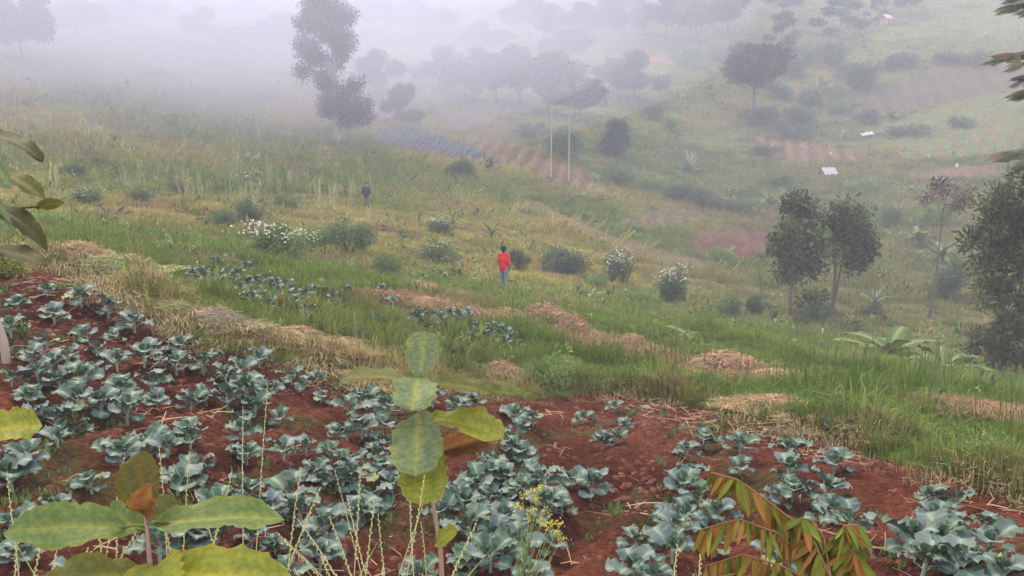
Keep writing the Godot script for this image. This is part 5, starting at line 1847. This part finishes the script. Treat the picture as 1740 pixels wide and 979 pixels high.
# faces +z; tall in metres
func build_person(label: String, at: Vector3, turn: float, tall: float, skin: Color, hair: Color, top: Color, legs: Color, cap: bool, group: String) -> void:
	var o := thing("person", label, "person", at, turn, group)
	var s := tall / 1.6
	o.scale = Vector3.ONE * s
	var V := func(x: float, y: float, z: float) -> Vector3: return Vector3(x, y, z)
	var torso := []
	torso.append([V.call(-0.06, 0.85, 0), V.call(0.06, 0.85, 0), 0.105, 0.105])
	torso.append([V.call(0, 0.90, 0), V.call(0, 1.10, 0.005), 0.115, 0.12])
	torso.append([V.call(-0.05, 1.14, 0), V.call(0.05, 1.14, 0), 0.115, 0.115])
	torso.append([V.call(-0.13, 1.28, -0.005), V.call(0.13, 1.28, -0.005), 0.06, 0.06])
	var neck := [[V.call(0, 1.27, -0.01), V.call(0, 1.40, 0.01), 0.052, 0.047]]
	var arms := []
	var feet := []
	var leg := []
	for sd in [-1.0, 1.0]:
		var sh: Vector3 = V.call(0.165 * sd, 1.27, -0.005)
		var el: Vector3 = V.call(0.215 * sd, 1.02, -0.02 + 0.03 * sd)
		var wr: Vector3 = V.call(0.205 * sd, 0.80, 0.07 + 0.03 * sd)
		arms.append([sh, el, 0.05, 0.04])
		arms.append([el, wr, 0.038, 0.027])
		var hp: Vector3 = V.call(0.085 * sd, 0.82, 0)
		var kn: Vector3 = V.call(0.10 * sd, 0.44, 0.025 + 0.04 * sd)
		var an: Vector3 = V.call(0.105 * sd, 0.07, -0.03 + 0.06 * sd)
		leg.append([hp, kn, 0.088, 0.058])
		leg.append([kn, an, 0.056, 0.038])
		feet.append([an + Vector3(0, -0.03, -0.03), an + Vector3(0.01 * sd, -0.04, 0.14), 0.038, 0.03])
	var body := MB.new()
	flesh(body, torso + neck + arms + leg + feet, 0.016, 0.05, skin)
	var head := [[V.call(0, 1.49, -0.01), V.call(0, 1.50, 0.01), 0.098, 0.092], [V.call(0, 1.43, 0.03), V.call(0, 1.415, 0.055), 0.062, 0.045], [V.call(0, 1.485, 0.095), V.call(0, 1.452, 0.115), 0.014, 0.019], [V.call(-0.022, 1.425, 0.088), V.call(0.022, 1.425, 0.088), 0.013, 0.013], [V.call(-0.03, 1.50, 0.082), V.call(0.03, 1.50, 0.082), 0.016, 0.016]]
	for sd in [-1.0, 1.0]:
		head.append([V.call(0.094 * sd, 1.50, -0.005), V.call(0.092 * sd, 1.465, 0.005), 0.018, 0.013])
	flesh(body, head, 0.008, 0.022, skin)
	for sd in [-1.0, 1.0]:
		hand(body, V.call(0.205 * sd, 0.79, 0.075 + 0.03 * sd), Vector3(-0.02 * sd, -0.97, 0.22).normalized(), Vector3(-sd, 0, 0.1).normalized(), Vector3(0, 0.2, 1).normalized(), skin)
	part("body", body.commit(), mats.skin, o)
	var shirt := MB.new()
	var sb := []
	for b in torso: sb.append([b[0], b[1], b[2] + 0.016, b[3] + 0.016])
	sb.append([V.call(-0.06, 0.79, 0), V.call(0.06, 0.79, 0), 0.118, 0.118])
	for i in arms.size():
		var b: Array = arms[i]
		if i % 2 == 0: sb.append([b[0], b[1], b[2] + 0.018, b[3] + 0.018])
		else: sb.append([b[0], b[0].lerp(b[1], 0.45), b[2] + 0.017, b[3] + 0.02])
	flesh(shirt, sb, 0.016, 0.04, top)
	part("shirt", shirt.commit(), mats.cloth, o)
	var tr := MB.new()
	var tb := [[V.call(-0.06, 0.83, 0), V.call(0.06, 0.83, 0), 0.116, 0.116]]
	for b in leg: tb.append([b[0], b[1], b[2] + 0.016, b[3] + 0.018])
	flesh(tr, tb, 0.016, 0.03, legs)
	part("trousers", tr.commit(), mats.cloth, o)
	var hm := MB.new()
	var hb := [[V.call(0, 1.53, -0.03), V.call(0, 1.545, 0.005), 0.100, 0.09], [V.call(0, 1.47, -0.055), V.call(0, 1.44, -0.06), 0.075, 0.06], [V.call(-0.07, 1.52, -0.01), V.call(0.07, 1.52, -0.01), 0.045, 0.045]]
	flesh(hm, hb, 0.010, 0.03, hair)
	part("hair", hm.commit(), mats.cloth, o)
	for sd in [-1.0, 1.0]:
		part("eye", _ball_mesh(Vector3.ONE * 0.011, Color(0.03, 0.025, 0.02)), mats.skin, o, Transform3D(Basis(), V.call(0.033 * sd, 1.487, 0.093)))
	for sd in [-1.0, 1.0]:
		var shoe := MB.new()
		var an: Vector3 = V.call(0.105 * sd, 0.07, -0.03 + 0.06 * sd)
		flesh(shoe, [[an + Vector3(0, -0.025, -0.03), an + Vector3(0.01 * sd, -0.03, 0.15), 0.047, 0.038]], 0.014, 0.02, Color(0.06, 0.05, 0.045))
		part("shoe", shoe.commit(), mats.cloth, o)
	if cap:
		var cm := MB.new()
		flesh(cm, [[V.call(0, 1.56, -0.01), V.call(0, 1.56, 0.01), 0.098, 0.096], [V.call(-0.03, 1.545, 0.10), V.call(-0.05, 1.535, 0.17), 0.03, 0.022], [V.call(0.03, 1.545, 0.10), V.call(0.03, 1.535, 0.17), 0.03, 0.022]], 0.011, 0.02, Color(0.035, 0.04, 0.04))
		part("cap", cm.commit(), mats.cloth, o)

# ------------------------------------------------------------------ poles, huts, small things
func build_small_things() -> void:
	var at := spots()
	for spec in [["pole_a", "nearer pale utility pole, the bare one of the two", 7.6, false], ["pole_b", "pale utility pole with a small crossarm near its top, downhill of the other", 8.0, true]]:
		var t: Array = at[spec[0]]
		var o := thing("utility_pole", spec[1], "utility pole", spot(t[1], t[2], 0.1), 0.0, "two pale utility poles below the ploughed slope")
		var h: float = spec[2]
		var m := MB.new()
		m.tube([Vector3(0, 0.9, 0), Vector3(0, h * 0.5, 0), Vector3(0, h, 0)], [0.062, 0.056, 0.048], 10, Color(0.31, 0.29, 0.27))
		part("shaft", m.commit(), mats.plain, o)
		m = MB.new()
		m.tube([Vector3(0, -0.1, 0), Vector3(0, 0.9, 0)], [0.07, 0.068], 10, Color(0.10, 0.09, 0.08))
		part("base", m.commit(), mats.plain, o)
		if spec[3]:
			m = MB.new()
			m.tube([Vector3(-0.3, h - 0.75, 0.08), Vector3(0.22, h - 0.75, 0.08)], [0.03, 0.03], 6, Color(0.3, 0.28, 0.26))
			part("crossarm", m.commit(), mats.plain, o)
			for k in [-0.26, 0.18]:
				part("insulator", _ball_mesh(Vector3(0.05, 0.09, 0.05), Color(0.4, 0.39, 0.36)), mats.plain, o, Transform3D(Basis(), Vector3(k, h - 0.64, 0.08)))
		else:
			part("pole_cap", _ball_mesh(Vector3(0.09, 0.05, 0.09), Color(0.4, 0.38, 0.35)), mats.plain, o, Transform3D(Basis(), Vector3(0, h, 0)))
	# shelter with a pale folded roof
	var t: Array = at.shelter
	var o := thing("field_shelter", "small field shelter with a crumpled pale roof on poles, down in the valley", "shelter", spot(t[1], t[2]), 0.35)
	var post := MB.new()
	post.tube([Vector3.ZERO, Vector3(0, 0.9, 0)], [0.04, 0.035], 6, Color(0.14, 0.10, 0.07))
	var post_m := post.commit()
	for p in [[-0.75, -0.4], [0.75, -0.4], [-0.75, 0.4], [0.75, 0.4]]:
		part("post", post_m, mats.bark, o, Transform3D(Basis(), Vector3(p[0], 0, p[1])))
	for sd in [-1.0, 1.0]:
		var roof := MB.new()
		for i in 9:
			for j in 2:
				var wob := 0.06 * ((i + j) % 2)
				roof.p(Vector3(-0.95 + i * 0.2375, 1.3 - 0.75 * j + wob + 0.05 * (i % 3), sd * (0.02 + 0.7 * j)), Color(0.33, 0.30, 0.275) * (0.85 + 0.15 * (i % 2)))
		for i in 8:
			roof.q(i * 2, i * 2 + 1, i * 2 + 3, i * 2 + 2)
		part("roof_sheet", roof.commit(), mats.plain, o)
	t = at.sheet
	o = thing("white_sheet", "white plastic sheet draped over a low bar on the far slope", "sheet", spot(t[1], t[2]), 0.2)
	var sh := MB.new()
	for i in 9:
		for j in 5:
			var u := i / 8.0 - 0.5
			var v := j / 4.0 - 0.5
			sh.p(Vector3(u * 1.9, 0.62 - absf(v) * 0.8 + 0.25 * u + 0.06 * sin(i * 1.7 + j), v * 0.8 + 0.08 * sin(i * 2.1)), Color(0.42, 0.42, 0.43))
	for i in 8:
		for j in 4:
			sh.q(i * 5 + j, i * 5 + j + 1, i * 5 + j + 6, i * 5 + j + 5)
	part("cloth", sh.commit(), mats.cloth, o)
	var bar := MB.new()
	bar.tube([Vector3(-1.0, 0.44, 0), Vector3(1.0, 0.84, 0)], [0.03, 0.03], 5, Color(0.15, 0.11, 0.08))
	for x in [-0.95, 0.95]:
		bar.tube([Vector3(x, -0.1, 0), Vector3(x, 0.64 + 0.2 * x, 0)], [0.035, 0.03], 5, Color(0.15, 0.11, 0.08))
	part("bar", bar.commit(), mats.bark, o)
	# hut on the upper slope
	t = at.pink_hut
	o = thing("hut", "tiny hut with a faded pink roof at the top of the bright upper field", "hut", spot(t[1], t[2]), 0.5)
	var wall := MB.new()
	box(wall, Vector3(0, 0.7, 0), Vector3(2.0, 1.6, 1.6), Color(0.30, 0.24, 0.2))
	part("wall", wall.commit(), mats.plain, o)
	for sd in [-1.0, 1.0]:
		var roof := MB.new()
		var e := Vector3(0, 0.05, 0)
		var pts := [Vector3(-1.3, 2.3, 0), Vector3(1.3, 2.3, 0), Vector3(1.3, 1.35, 1.15 * sd), Vector3(-1.3, 1.35, 1.15 * sd)]
		var ids := []
		for p in pts: ids.append(roof.p(p, Color(0.42, 0.24, 0.21)))
		for p in pts: ids.append(roof.p(p - e, Color(0.5, 0.28, 0.25)))
		roof.q(ids[0], ids[1], ids[2], ids[3])
		roof.q(ids[4], ids[7], ids[6], ids[5])
		for k in 4: roof.q(ids[k], ids[k + 4], ids[(k + 1) % 4 + 4], ids[(k + 1) % 4])
		part("roof", roof.commit(), mats.plain, o)
	var door := MB.new()
	box(door, Vector3(0.2, 0.6, 0.83), Vector3(0.6, 1.2, 0.06), Color(0.12, 0.09, 0.07))
	part("door", door.commit(), mats.plain, o)
	for spec in [["sack_a", "white sack lying alone on the furrowed terraced plot"], ["sack_b", "white sack at the lower corner of the furrowed terraced plot"], ["sack_c", "pale sack standing on the thin red plot"]]:
		t = at[spec[0]]
		o = thing("sack", spec[1], "sack", spot(t[1], t[2]), rng.randf() * 3.0, "pale sacks on the far plots")
		var m := MB.new()
		m.ball(Vector3(0, 0.28, 0), Vector3(0.22, 0.26, 0.2), 8, 10, Color(0.36, 0.34, 0.31), 0.06, rng)
		part("bag", m.commit(), mats.cloth, o)
		m = MB.new()
		m.tube([Vector3(0, 0.49, 0), Vector3(0.02, 0.53, 0), Vector3(0.03, 0.58, 0)], [0.09, 0.05, 0.08], 8, Color(0.66, 0.63, 0.56))
		part("tied_neck", m.commit(), mats.cloth, o)
	t = at.white_stump
	o = thing("marker_post", "short whitish post at the edge of the hazy grove", "post", spot(t[1], t[2]))
	var pm := MB.new()
	pm.tube([Vector3(0, -0.1, 0), Vector3(0.03, 0.8, 0), Vector3(0.02, 1.6, 0)], [0.16, 0.15, 0.1], 8, Color(0.62, 0.62, 0.62))
	part("post_shaft", pm.commit(), mats.plain, o)
	t = at.rock
	o = thing("earth_clod", "big grey-brown clod of earth sticking out of a straw heap", "clod", spot(t[1], t[2], 0.02), 0.4)
	var rk := MB.new()
	rk.ball(Vector3(0, 0.12, 0), Vector3(0.26, 0.15, 0.16), 8, 12, Color(0.15, 0.105, 0.085), 0.14, rng)
	part("clod_body", rk.commit(), mats.soil, o)
	# crooked pale stake
	var gy := ground(-5.13, -8.7)
	o = thing("wooden_stake", "pale crooked stake leaning in the red soil beside the broccoli", "stake", Vector3(-5.13, gy, -8.7))
	var sk := MB.new()
	sk.tube([Vector3(0, -0.1, 0), Vector3(-0.005, 0.08, 0), Vector3(-0.03, 0.22, -0.03), Vector3(-0.09, 0.4, -0.06), Vector3(-0.2, 0.62, -0.1)], [0.045, 0.044, 0.042, 0.04, 0.036], 9, Color(0.24, 0.19, 0.13))
	part("shaft", sk.commit(), mats.bark, o)
	# scattered single white blossoms far up the slope
	for s in [[-13.5, -58.0], [-20.0, -62.0], [-23.0, -50.0]]:
		pass

func box(m: MB, c: Vector3, s: Vector3, col: Color) -> void:
	var h := s * 0.5
	for ax in 3:
		for sg in [-1.0, 1.0]:
			var n := Vector3.ZERO
			n[ax] = sg
			var u := Vector3.ZERO
			u[(ax + 1) % 3] = 1.0
			var w := n.cross(u)
			var i := m.v.size()
			for q in [[-1, -1], [1, -1], [1, 1], [-1, 1]]:
				m.p(c + (n + u * q[0] + w * q[1]) * h, col)
			m.q(i, i + 3, i + 2, i + 1)

# ------------------------------------------------------------------ near plants
func build_near_plants() -> void:
	var tints := {"grey": [Color(0.20, 0.25, 0.11), Color(0.27, 0.29, 0.09)], "green": [Color(0.16, 0.225, 0.055), Color(0.24, 0.27, 0.06)], "olive": [Color(0.115, 0.125, 0.02), Color(0.18, 0.155, 0.022)], "yellow": [Color(0.27, 0.285, 0.035), Color(0.33, 0.30, 0.035)], "bronze": [Color(0.13, 0.115, 0.025), Color(0.16, 0.11, 0.02)], "dark": [Color(0.06, 0.068, 0.012), Color(0.085, 0.075, 0.015)], "dead": [Color(0.20, 0.085, 0.035), Color(0.25, 0.14, 0.04)]}
	var made := {}
	var names := {"centre": "tall big-leaf sapling standing alone in the middle before the broccoli rows", "left": "big-leaf sapling with a curled bronze top leaf among the grass stalks", "edge": "big-leaf plant whose drooping leaves hang in from the picture's side"}
	for d in BIG_STEMS:
		var pts := []
		for k in range(2, d.size(), 3): pts.append(Vector3(d[k], d[k + 1], d[k + 2]))
		var foot: Vector3 = pts[-1]
		foot.y = ground(foot.x, foot.z)
		pts[-1] = foot - Vector3(0, 0.05, 0)
		var o := thing("big_leaf_sapling", names[d[0]], "sapling", foot, 0.0, "big-leaf saplings close to the viewer")
		made[d[0]] = [o, pts]
		var m := MB.new()
		var rel := []
		var radii := []
		for k in pts.size():
			rel.append(pts[k] - foot)
			radii.append(d[1] * (0.55 + 0.6 * k / pts.size()))
		m.tube(rel, radii, 8, Color(0.26, 0.165, 0.11))
		part("stem", m.commit(), mats.bark, o)
	for d in BIG_LEAVES:
		var o: Node3D = made[d[0]][0]
		var pts: Array = made[d[0]][1]
		var base := Vector3(d[1], d[2], d[3])
		var tip := Vector3(d[4], d[5], d[6])
		var y := (tip - base).normalized()
		var nrm := Vector3(d[8], d[9], d[10])
		nrm = (nrm - y * y.dot(nrm)).normalized()
		var x := y.cross(nrm)
		var ts: Array = tints[d[13]]
		var m := MB.new()
		var chord := (tip - base).length()
		var ln := chord * (1.0 + 0.08 * absf(d[11]))
		# start tilted up so that the bent leaf ends at its tip
		var b := Basis(x, y, nrm) * Basis(Vector3.RIGHT, d[11] * 0.42)
		var sear := 0.3 if d[13] == "dead" else 0.07
		m.leaf(Transform3D(b, base - o.position), ln, d[7] * (1.0 if d[13] != "dead" else 0.9), {"n": 26, "k": 10, "a": 0.58, "b": 0.38 if d[0] == "centre" else 0.62, "bend": d[11], "late": 1.2, "cup": d[12] * 2.0, "wave": 0.026 + sear * 0.4, "freq": rng.randf_range(7.0, 12.0), "jag": 0.10 + sear * 0.3, "col": ts[0], "rib": ts[1] * 1.1, "edge": ts[1]}, rng)
		# petiole to the nearest point of the stem
		var best := pts[0] as Vector3
		for k in pts.size() - 2:
			for s in 5:
				var q: Vector3 = pts[k].lerp(pts[k + 1], s / 4.0)
				if (q - base).length() < (best - base).length(): best = q
		if (best - base).length() < 0.3:
			m.tube([best - o.position, (best + base) * 0.5 - o.position + Vector3(0, 0.004, 0), base + y * 0.02 - o.position], [0.004, 0.0035, 0.003], 5, ts[1])
		var lf := part("leaf", m.commit(), mats.broad, o)
		if String(d[14]) != "": lf.set_meta("label", d[14])
	# shrub with hanging red-tipped leaflets
	var foot := Vector3(1.12, ground(1.12, -2.75), -2.75)
	var o := thing("drooping_shrub", "young shrub with arching sprays of hanging green and rust-red leaflets", "shrub", foot)
	var st := MB.new()
	st.tube([Vector3(0, -0.05, 0), Vector3(0.02, 0.7, 0), Vector3(-0.03, 1.36, 0)], [0.014, 0.011, 0.008], 7, Color(0.22, 0.13, 0.08))
	part("stem", st.commit(), mats.bark, o)
	for fr in FRONDS:
		var pts := []
		for k in range(0, fr.size(), 3): pts.append(Vector3(fr[k], fr[k + 1], fr[k + 2]) - foot)
		var fm := MB.new()
		var radii := []
		for k in pts.size(): radii.append(0.0045 - 0.0025 * k / pts.size())
		fm.tube(pts, radii, 5, Color(0.19, 0.10, 0.04))
		var node := part("frond", fm.commit(), mats.bark, o)
		var n := 19 * (pts.size() - 1)
		for k in n:
			var s := 0.12 + 0.9 * (k + rng.randf() * 0.5) / n
			var f: float = clampf(s, 0.0, 0.999) * (pts.size() - 1)
			var at: Vector3 = pts[int(f)].lerp(pts[int(f) + 1], f - int(f))
			var along: Vector3 = (pts[int(f) + 1] - pts[int(f)]).normalized()
			var out := along.cross(Vector3.UP).normalized() * (1.0 if k % 2 else -1.0)
			var dir := (Vector3(0, -1.0, 0) + out * rng.randf_range(0.1, 0.95) + along * rng.randf_range(-0.35, 0.6)).normalized()
			var nz := (Vector3(rng.randf_range(-1.3, 1.3), rng.randf_range(-0.2, 0.6), 1.0)).normalized()
			nz = (nz - dir * dir.dot(nz)).normalized()
			var red := clampf(rng.randf() * 1.3 - 0.35, 0.0, 1.0)
			var c := Color(0.10, 0.135, 0.018).lerp(Color(0.22, 0.075, 0.02), red)
			var e := Color(0.15, 0.15, 0.02).lerp(Color(0.30, 0.11, 0.03), clampf(red + 0.2, 0.0, 1.0))
			var lm := MB.new()
			var ln := rng.randf_range(0.055, 0.13)
			lm.leaf(Transform3D(Basis(dir.cross(nz), dir, nz), at), ln, ln * 0.2, {"n": 7, "k": 4, "a": 0.5, "b": 0.75, "bend": rng.randf_range(-0.5, 0.8), "cup": 0.35, "wave": 0.03, "col": c, "rib": c * 1.35, "edge": e}, rng)
			part("leaflet", lm.commit(), mats.leaf, node)
	# yellow flowering weed
	var wp := spot(0.02, -5.45)
	o = thing("yellow_weed", "tall weed with clusters of small yellow flowers among the broccoli", "weed", wp)
	var ws := MB.new()
	var heads := []
	for h in YELLOW_HEADS:
		var p := Vector3(h[0], h[1], h[2]) - wp
		heads.append(p)
		ws.tube([Vector3(rng.randf_range(-0.02, 0.02), 0, 0), Vector3(p.x * 0.45, p.y * 0.5, p.z * 0.5), p], [0.004, 0.003, 0.0015], 5, Color(0.24, 0.27, 0.09), false)
		for k in 2:
			var f := Transform3D(Basis(Vector3.UP, rng.randf() * TAU) * Basis(Vector3.RIGHT, 0.9), p * rng.randf_range(0.35, 0.8))
			ws.leaf(f, 0.08, 0.018, {"n": 4, "k": 2, "bend": 0.8, "col": Color(0.15, 0.19, 0.06)}, rng)
	part("stems", ws.commit(), mats.leaf, o)
	for p in heads:
		var fm := MB.new()
		for k in 26:
			var d := Vector3(rng.randfn(), rng.randfn() * 0.8, rng.randfn()) * 0.018
			var f := Transform3D(Basis.from_euler(Vector3(rng.randf() * TAU, rng.randf() * TAU, 0)), p + d)
			fm.leaf(f, 0.02, 0.011, {"n": 2, "k": 2, "bend": 0.5, "col": Color(0.42, 0.34, 0.04) * rng.randf_range(0.75, 1.15)}, rng)
		part("flower_cluster", fm.commit(), mats.petal, o)
	# grass stalks with seed heads, close to the viewer
	var groups := []
	var titles := ["clump of seeding grass stalks at the outer side of the bronze-topped sapling", "clump of seeding grass stalks rising through the bronze-topped sapling", "clump of seeding grass with one very tall stalk crossing the broccoli rows", "clump of crossing seeding grass stalks between the two saplings", "clump of seeding grass stalks at the foot of the tall big-leaf sapling", "few seeding grass stalks by the shrub with hanging leaflets"]
	var lists := [[], [], [], [], [], []]
	for d in SEED_STALKS:
		var tx: float = d[0] / maxf(-d[2], 0.1)
		var w := 5 if tx > 0.1 else 0 if tx < -0.5 else 1 if tx < -0.39 else 2 if tx < -0.27 else 3 if tx < -0.15 else 4
		lists[w].append(d)
	for w in 6:
		if lists[w].is_empty(): continue
		var c := Vector3.ZERO
		for d in lists[w]: c += Vector3(d[6], 0, d[8])
		c /= lists[w].size()
		c.y = ground(c.x, c.z)
		o = thing("seed_grass", titles[w], "grass", c, 0.0, "tall seeding grass close to the viewer")
		for d in lists[w]:
			var tip := Vector3(d[0], d[1], d[2]) - c
			var mid := Vector3(d[3], d[4], d[5]) - c
			var base := Vector3(d[6], ground(d[6], d[8]) - 0.02, d[8]) - c
			var m := MB.new()
			var col := Color(0.30, 0.29, 0.10).lerp(Color(0.38, 0.30, 0.14), rng.randf())
			var side := Vector3(rng.randf_range(-1, 1), 0, rng.randf_range(-1, 1)) * 0.02
			var pts := [base, mid + side, mid.lerp(tip, 0.4) + side * 0.6, mid.lerp(tip, 0.75) + Vector3(0, 0.006, 0), tip]
			m.tube(pts, [0.0026, 0.0021, 0.0017, 0.0014, 0.0009], 5, col)
			var sd := MB.new()
			for k in 22:
				var s := 0.45 + 0.55 * k / 22.0
				var p := mid.lerp(tip, s) + side * 0.6 * (1.0 - s)
				var an := k * 2.6
				sd.ball(p + Vector3(cos(an), 0.3, sin(an)) * 0.0028, Vector3(0.0024, 0.0042, 0.0024), 3, 5, Color(0.45, 0.40, 0.19) * rng.randf_range(0.8, 1.2))
			var stalk := part("stalk", m.commit(), mats.straw, o)
			part("seed_head", sd.commit(), mats.straw, stalk)
		for k in 13:
			var m := MB.new()
			var f := Transform3D(Basis(Vector3.UP, rng.randf() * TAU) * Basis(Vector3.RIGHT, rng.randf_range(0.12, 0.5)), Vector3(rng.randf_range(-0.2, 0.2), -0.02, rng.randf_range(-0.15, 0.15)))
			m.leaf(f, rng.randf_range(0.9, 1.5), 0.013, {"n": 10, "k": 2, "a": 0.15, "b": 0.6, "bend": rng.randf_range(0.6, 1.6), "cup": 0.5, "col": Color(0.24, 0.29, 0.09)}, rng)
			part("blade", m.commit(), mats.grass, o)

func _ready() -> void:
	# camera, sky, sun, exposure
	var cam := Camera3D.new()
	cam.name = "camera"
	add_child(cam)
	cam.position = Vector3(0, EYE, 0)
	cam.rotation_degrees = Vector3(-11.0, 0, 0)
	cam.fov = 35.98
	cam.near = 0.05
	cam.far = 1200.0
	var env := Environment.new()
	env.background_mode = Environment.BG_SKY
	var sky_mat := ProceduralSkyMaterial.new()
	sky_mat.sky_top_color = Color(0.85, 0.88, 0.97)
	sky_mat.sky_horizon_color = Color(0.93, 0.93, 0.97)
	sky_mat.sky_curve = 0.2
	sky_mat.sky_energy_multiplier = 1.0
	sky_mat.ground_bottom_color = Color(0.8, 0.8, 0.83)
	sky_mat.ground_horizon_color = Color(0.93, 0.93, 0.97)
	var sky := Sky.new()
	sky.sky_material = sky_mat
	env.sky = sky
	env.background_energy_multiplier = 1.0
	env.tonemap_mode = Environment.TONE_MAPPER_LINEAR
	env.tonemap_exposure = 3.75
	env.sdfgi_enabled = true
	env.ssao_enabled = true
	env.ssil_enabled = true
	env.fog_enabled = true
	env.fog_density = 0.0018
	env.fog_light_color = Color(0.95, 0.945, 0.985)
	env.volumetric_fog_enabled = true
	env.volumetric_fog_density = 0.0
	var we := WorldEnvironment.new()
	we.name = "world"
	we.environment = env
	add_child(we)
	var sun := DirectionalLight3D.new()
	sun.name = "sun"
	sun.light_energy = 0.5
	sun.light_angular_distance = 14.0
	sun.light_color = Color(1.0, 0.93, 0.8)
	sun.shadow_enabled = true
	add_child(sun)
	sun.rotation_degrees = Vector3(-52, 205, 0)

	rng.seed = 77
	n_big.seed = 4
	n_big.frequency = 0.022
	n_big.fractal_octaves = 3
	n_mid.seed = 8
	n_mid.frequency = 0.55
	n_mid.fractal_octaves = 3
	n_fine.seed = 12
	n_fine.frequency = 4.0
	n_fine.fractal_octaves = 2
	for r in RANGES[0]: log_r.append(log(r))
	var e: Array = FIELD_EDGE[0]
	for k in range(0, e.size(), 2): field_edge.append(Vector2(e[k], e[k + 1]))
	field_poly = field_edge.duplicate()
	field_poly.append(Vector2(20.0, 2.0))
	field_poly.append(Vector2(4.0, -3.9))
	field_poly.append(Vector2(0.0, -4.7))
	field_poly.append(Vector2(-4.0, -3.9))
	field_poly.append(Vector2(-20.0, 2.0))
	for z in ZONES:
		var poly := PackedVector2Array()
		for k in range(1, z.size(), 2): poly.append(Vector2(z[k], z[k + 1]))
		zones[z[0]] = poly
		var bx := Rect2(poly[0], Vector2.ZERO)
		for p in poly: bx = bx.expand(p)
		zone_box[z[0]] = bx
	build_materials()
	var t0 := Time.get_ticks_msec()
	build_ground()
	print("ground ", Time.get_ticks_msec() - t0)
	build_mist()
	build_trees()
	print("trees ", Time.get_ticks_msec() - t0)
	build_bushes()
	build_bananas()
	build_small_things()
	build_heaps()
	print("heaps ", Time.get_ticks_msec() - t0)
	build_broccoli()
	print("broccoli ", Time.get_ticks_msec() - t0)
	var at := spots()
	build_person("person in a bright red shirt standing with their back turned, waist-deep in weeds", spot(at.red_person[1], at.red_person[2]), PI - 0.45, 1.58, Color(0.16, 0.08, 0.05), Color(0.015, 0.013, 0.012), Color(0.50, 0.012, 0.022), Color(0.15, 0.155, 0.155), false, "people standing on the hillside")
	build_person("person in dark jacket and dark cap standing higher up the slope", spot(at.dark_person[1], at.dark_person[2]), 0.3, 1.6, Color(0.30, 0.16, 0.11), Color(0.02, 0.018, 0.016), Color(0.045, 0.035, 0.05), Color(0.16, 0.11, 0.07), true, "people standing on the hillside")
	print("people ", Time.get_ticks_msec() - t0)
	build_near_plants()
	print("near ", Time.get_ticks_msec() - t0)
	build_grass()
	print("grass ", Time.get_ticks_msec() - t0)

# banks of denser mist over the upper slopes
func build_mist() -> void:
	var banks := []
	for k in 5:
		var g := 0.72 + 0.13 * k
		banks.append([Vector3(-78, 54, -255), Vector3(280, 60, 200) * g, 0.0017])
		banks.append([Vector3(-84, 20, -112), Vector3(180, 34, 134) * g, 0.0036])
		banks.append([Vector3(-95, 38, -195), Vector3(140, 46, 150) * g, 0.0015])
	for d in banks:
		var f := FogVolume.new()
		f.name = numbered("mist_cloud")
		f.shape = RenderingServer.FOG_VOLUME_SHAPE_ELLIPSOID
		f.position = d[0]
		f.size = d[1]
		var m := FogMaterial.new()
		m.density = d[2]
		m.albedo = Color(0.82, 0.815, 0.93) if d[0].z < -240.0 else Color(0.96, 0.955, 1.0)
		f.material = m
		f.set_meta("kind", "structure")
		add_child(f)
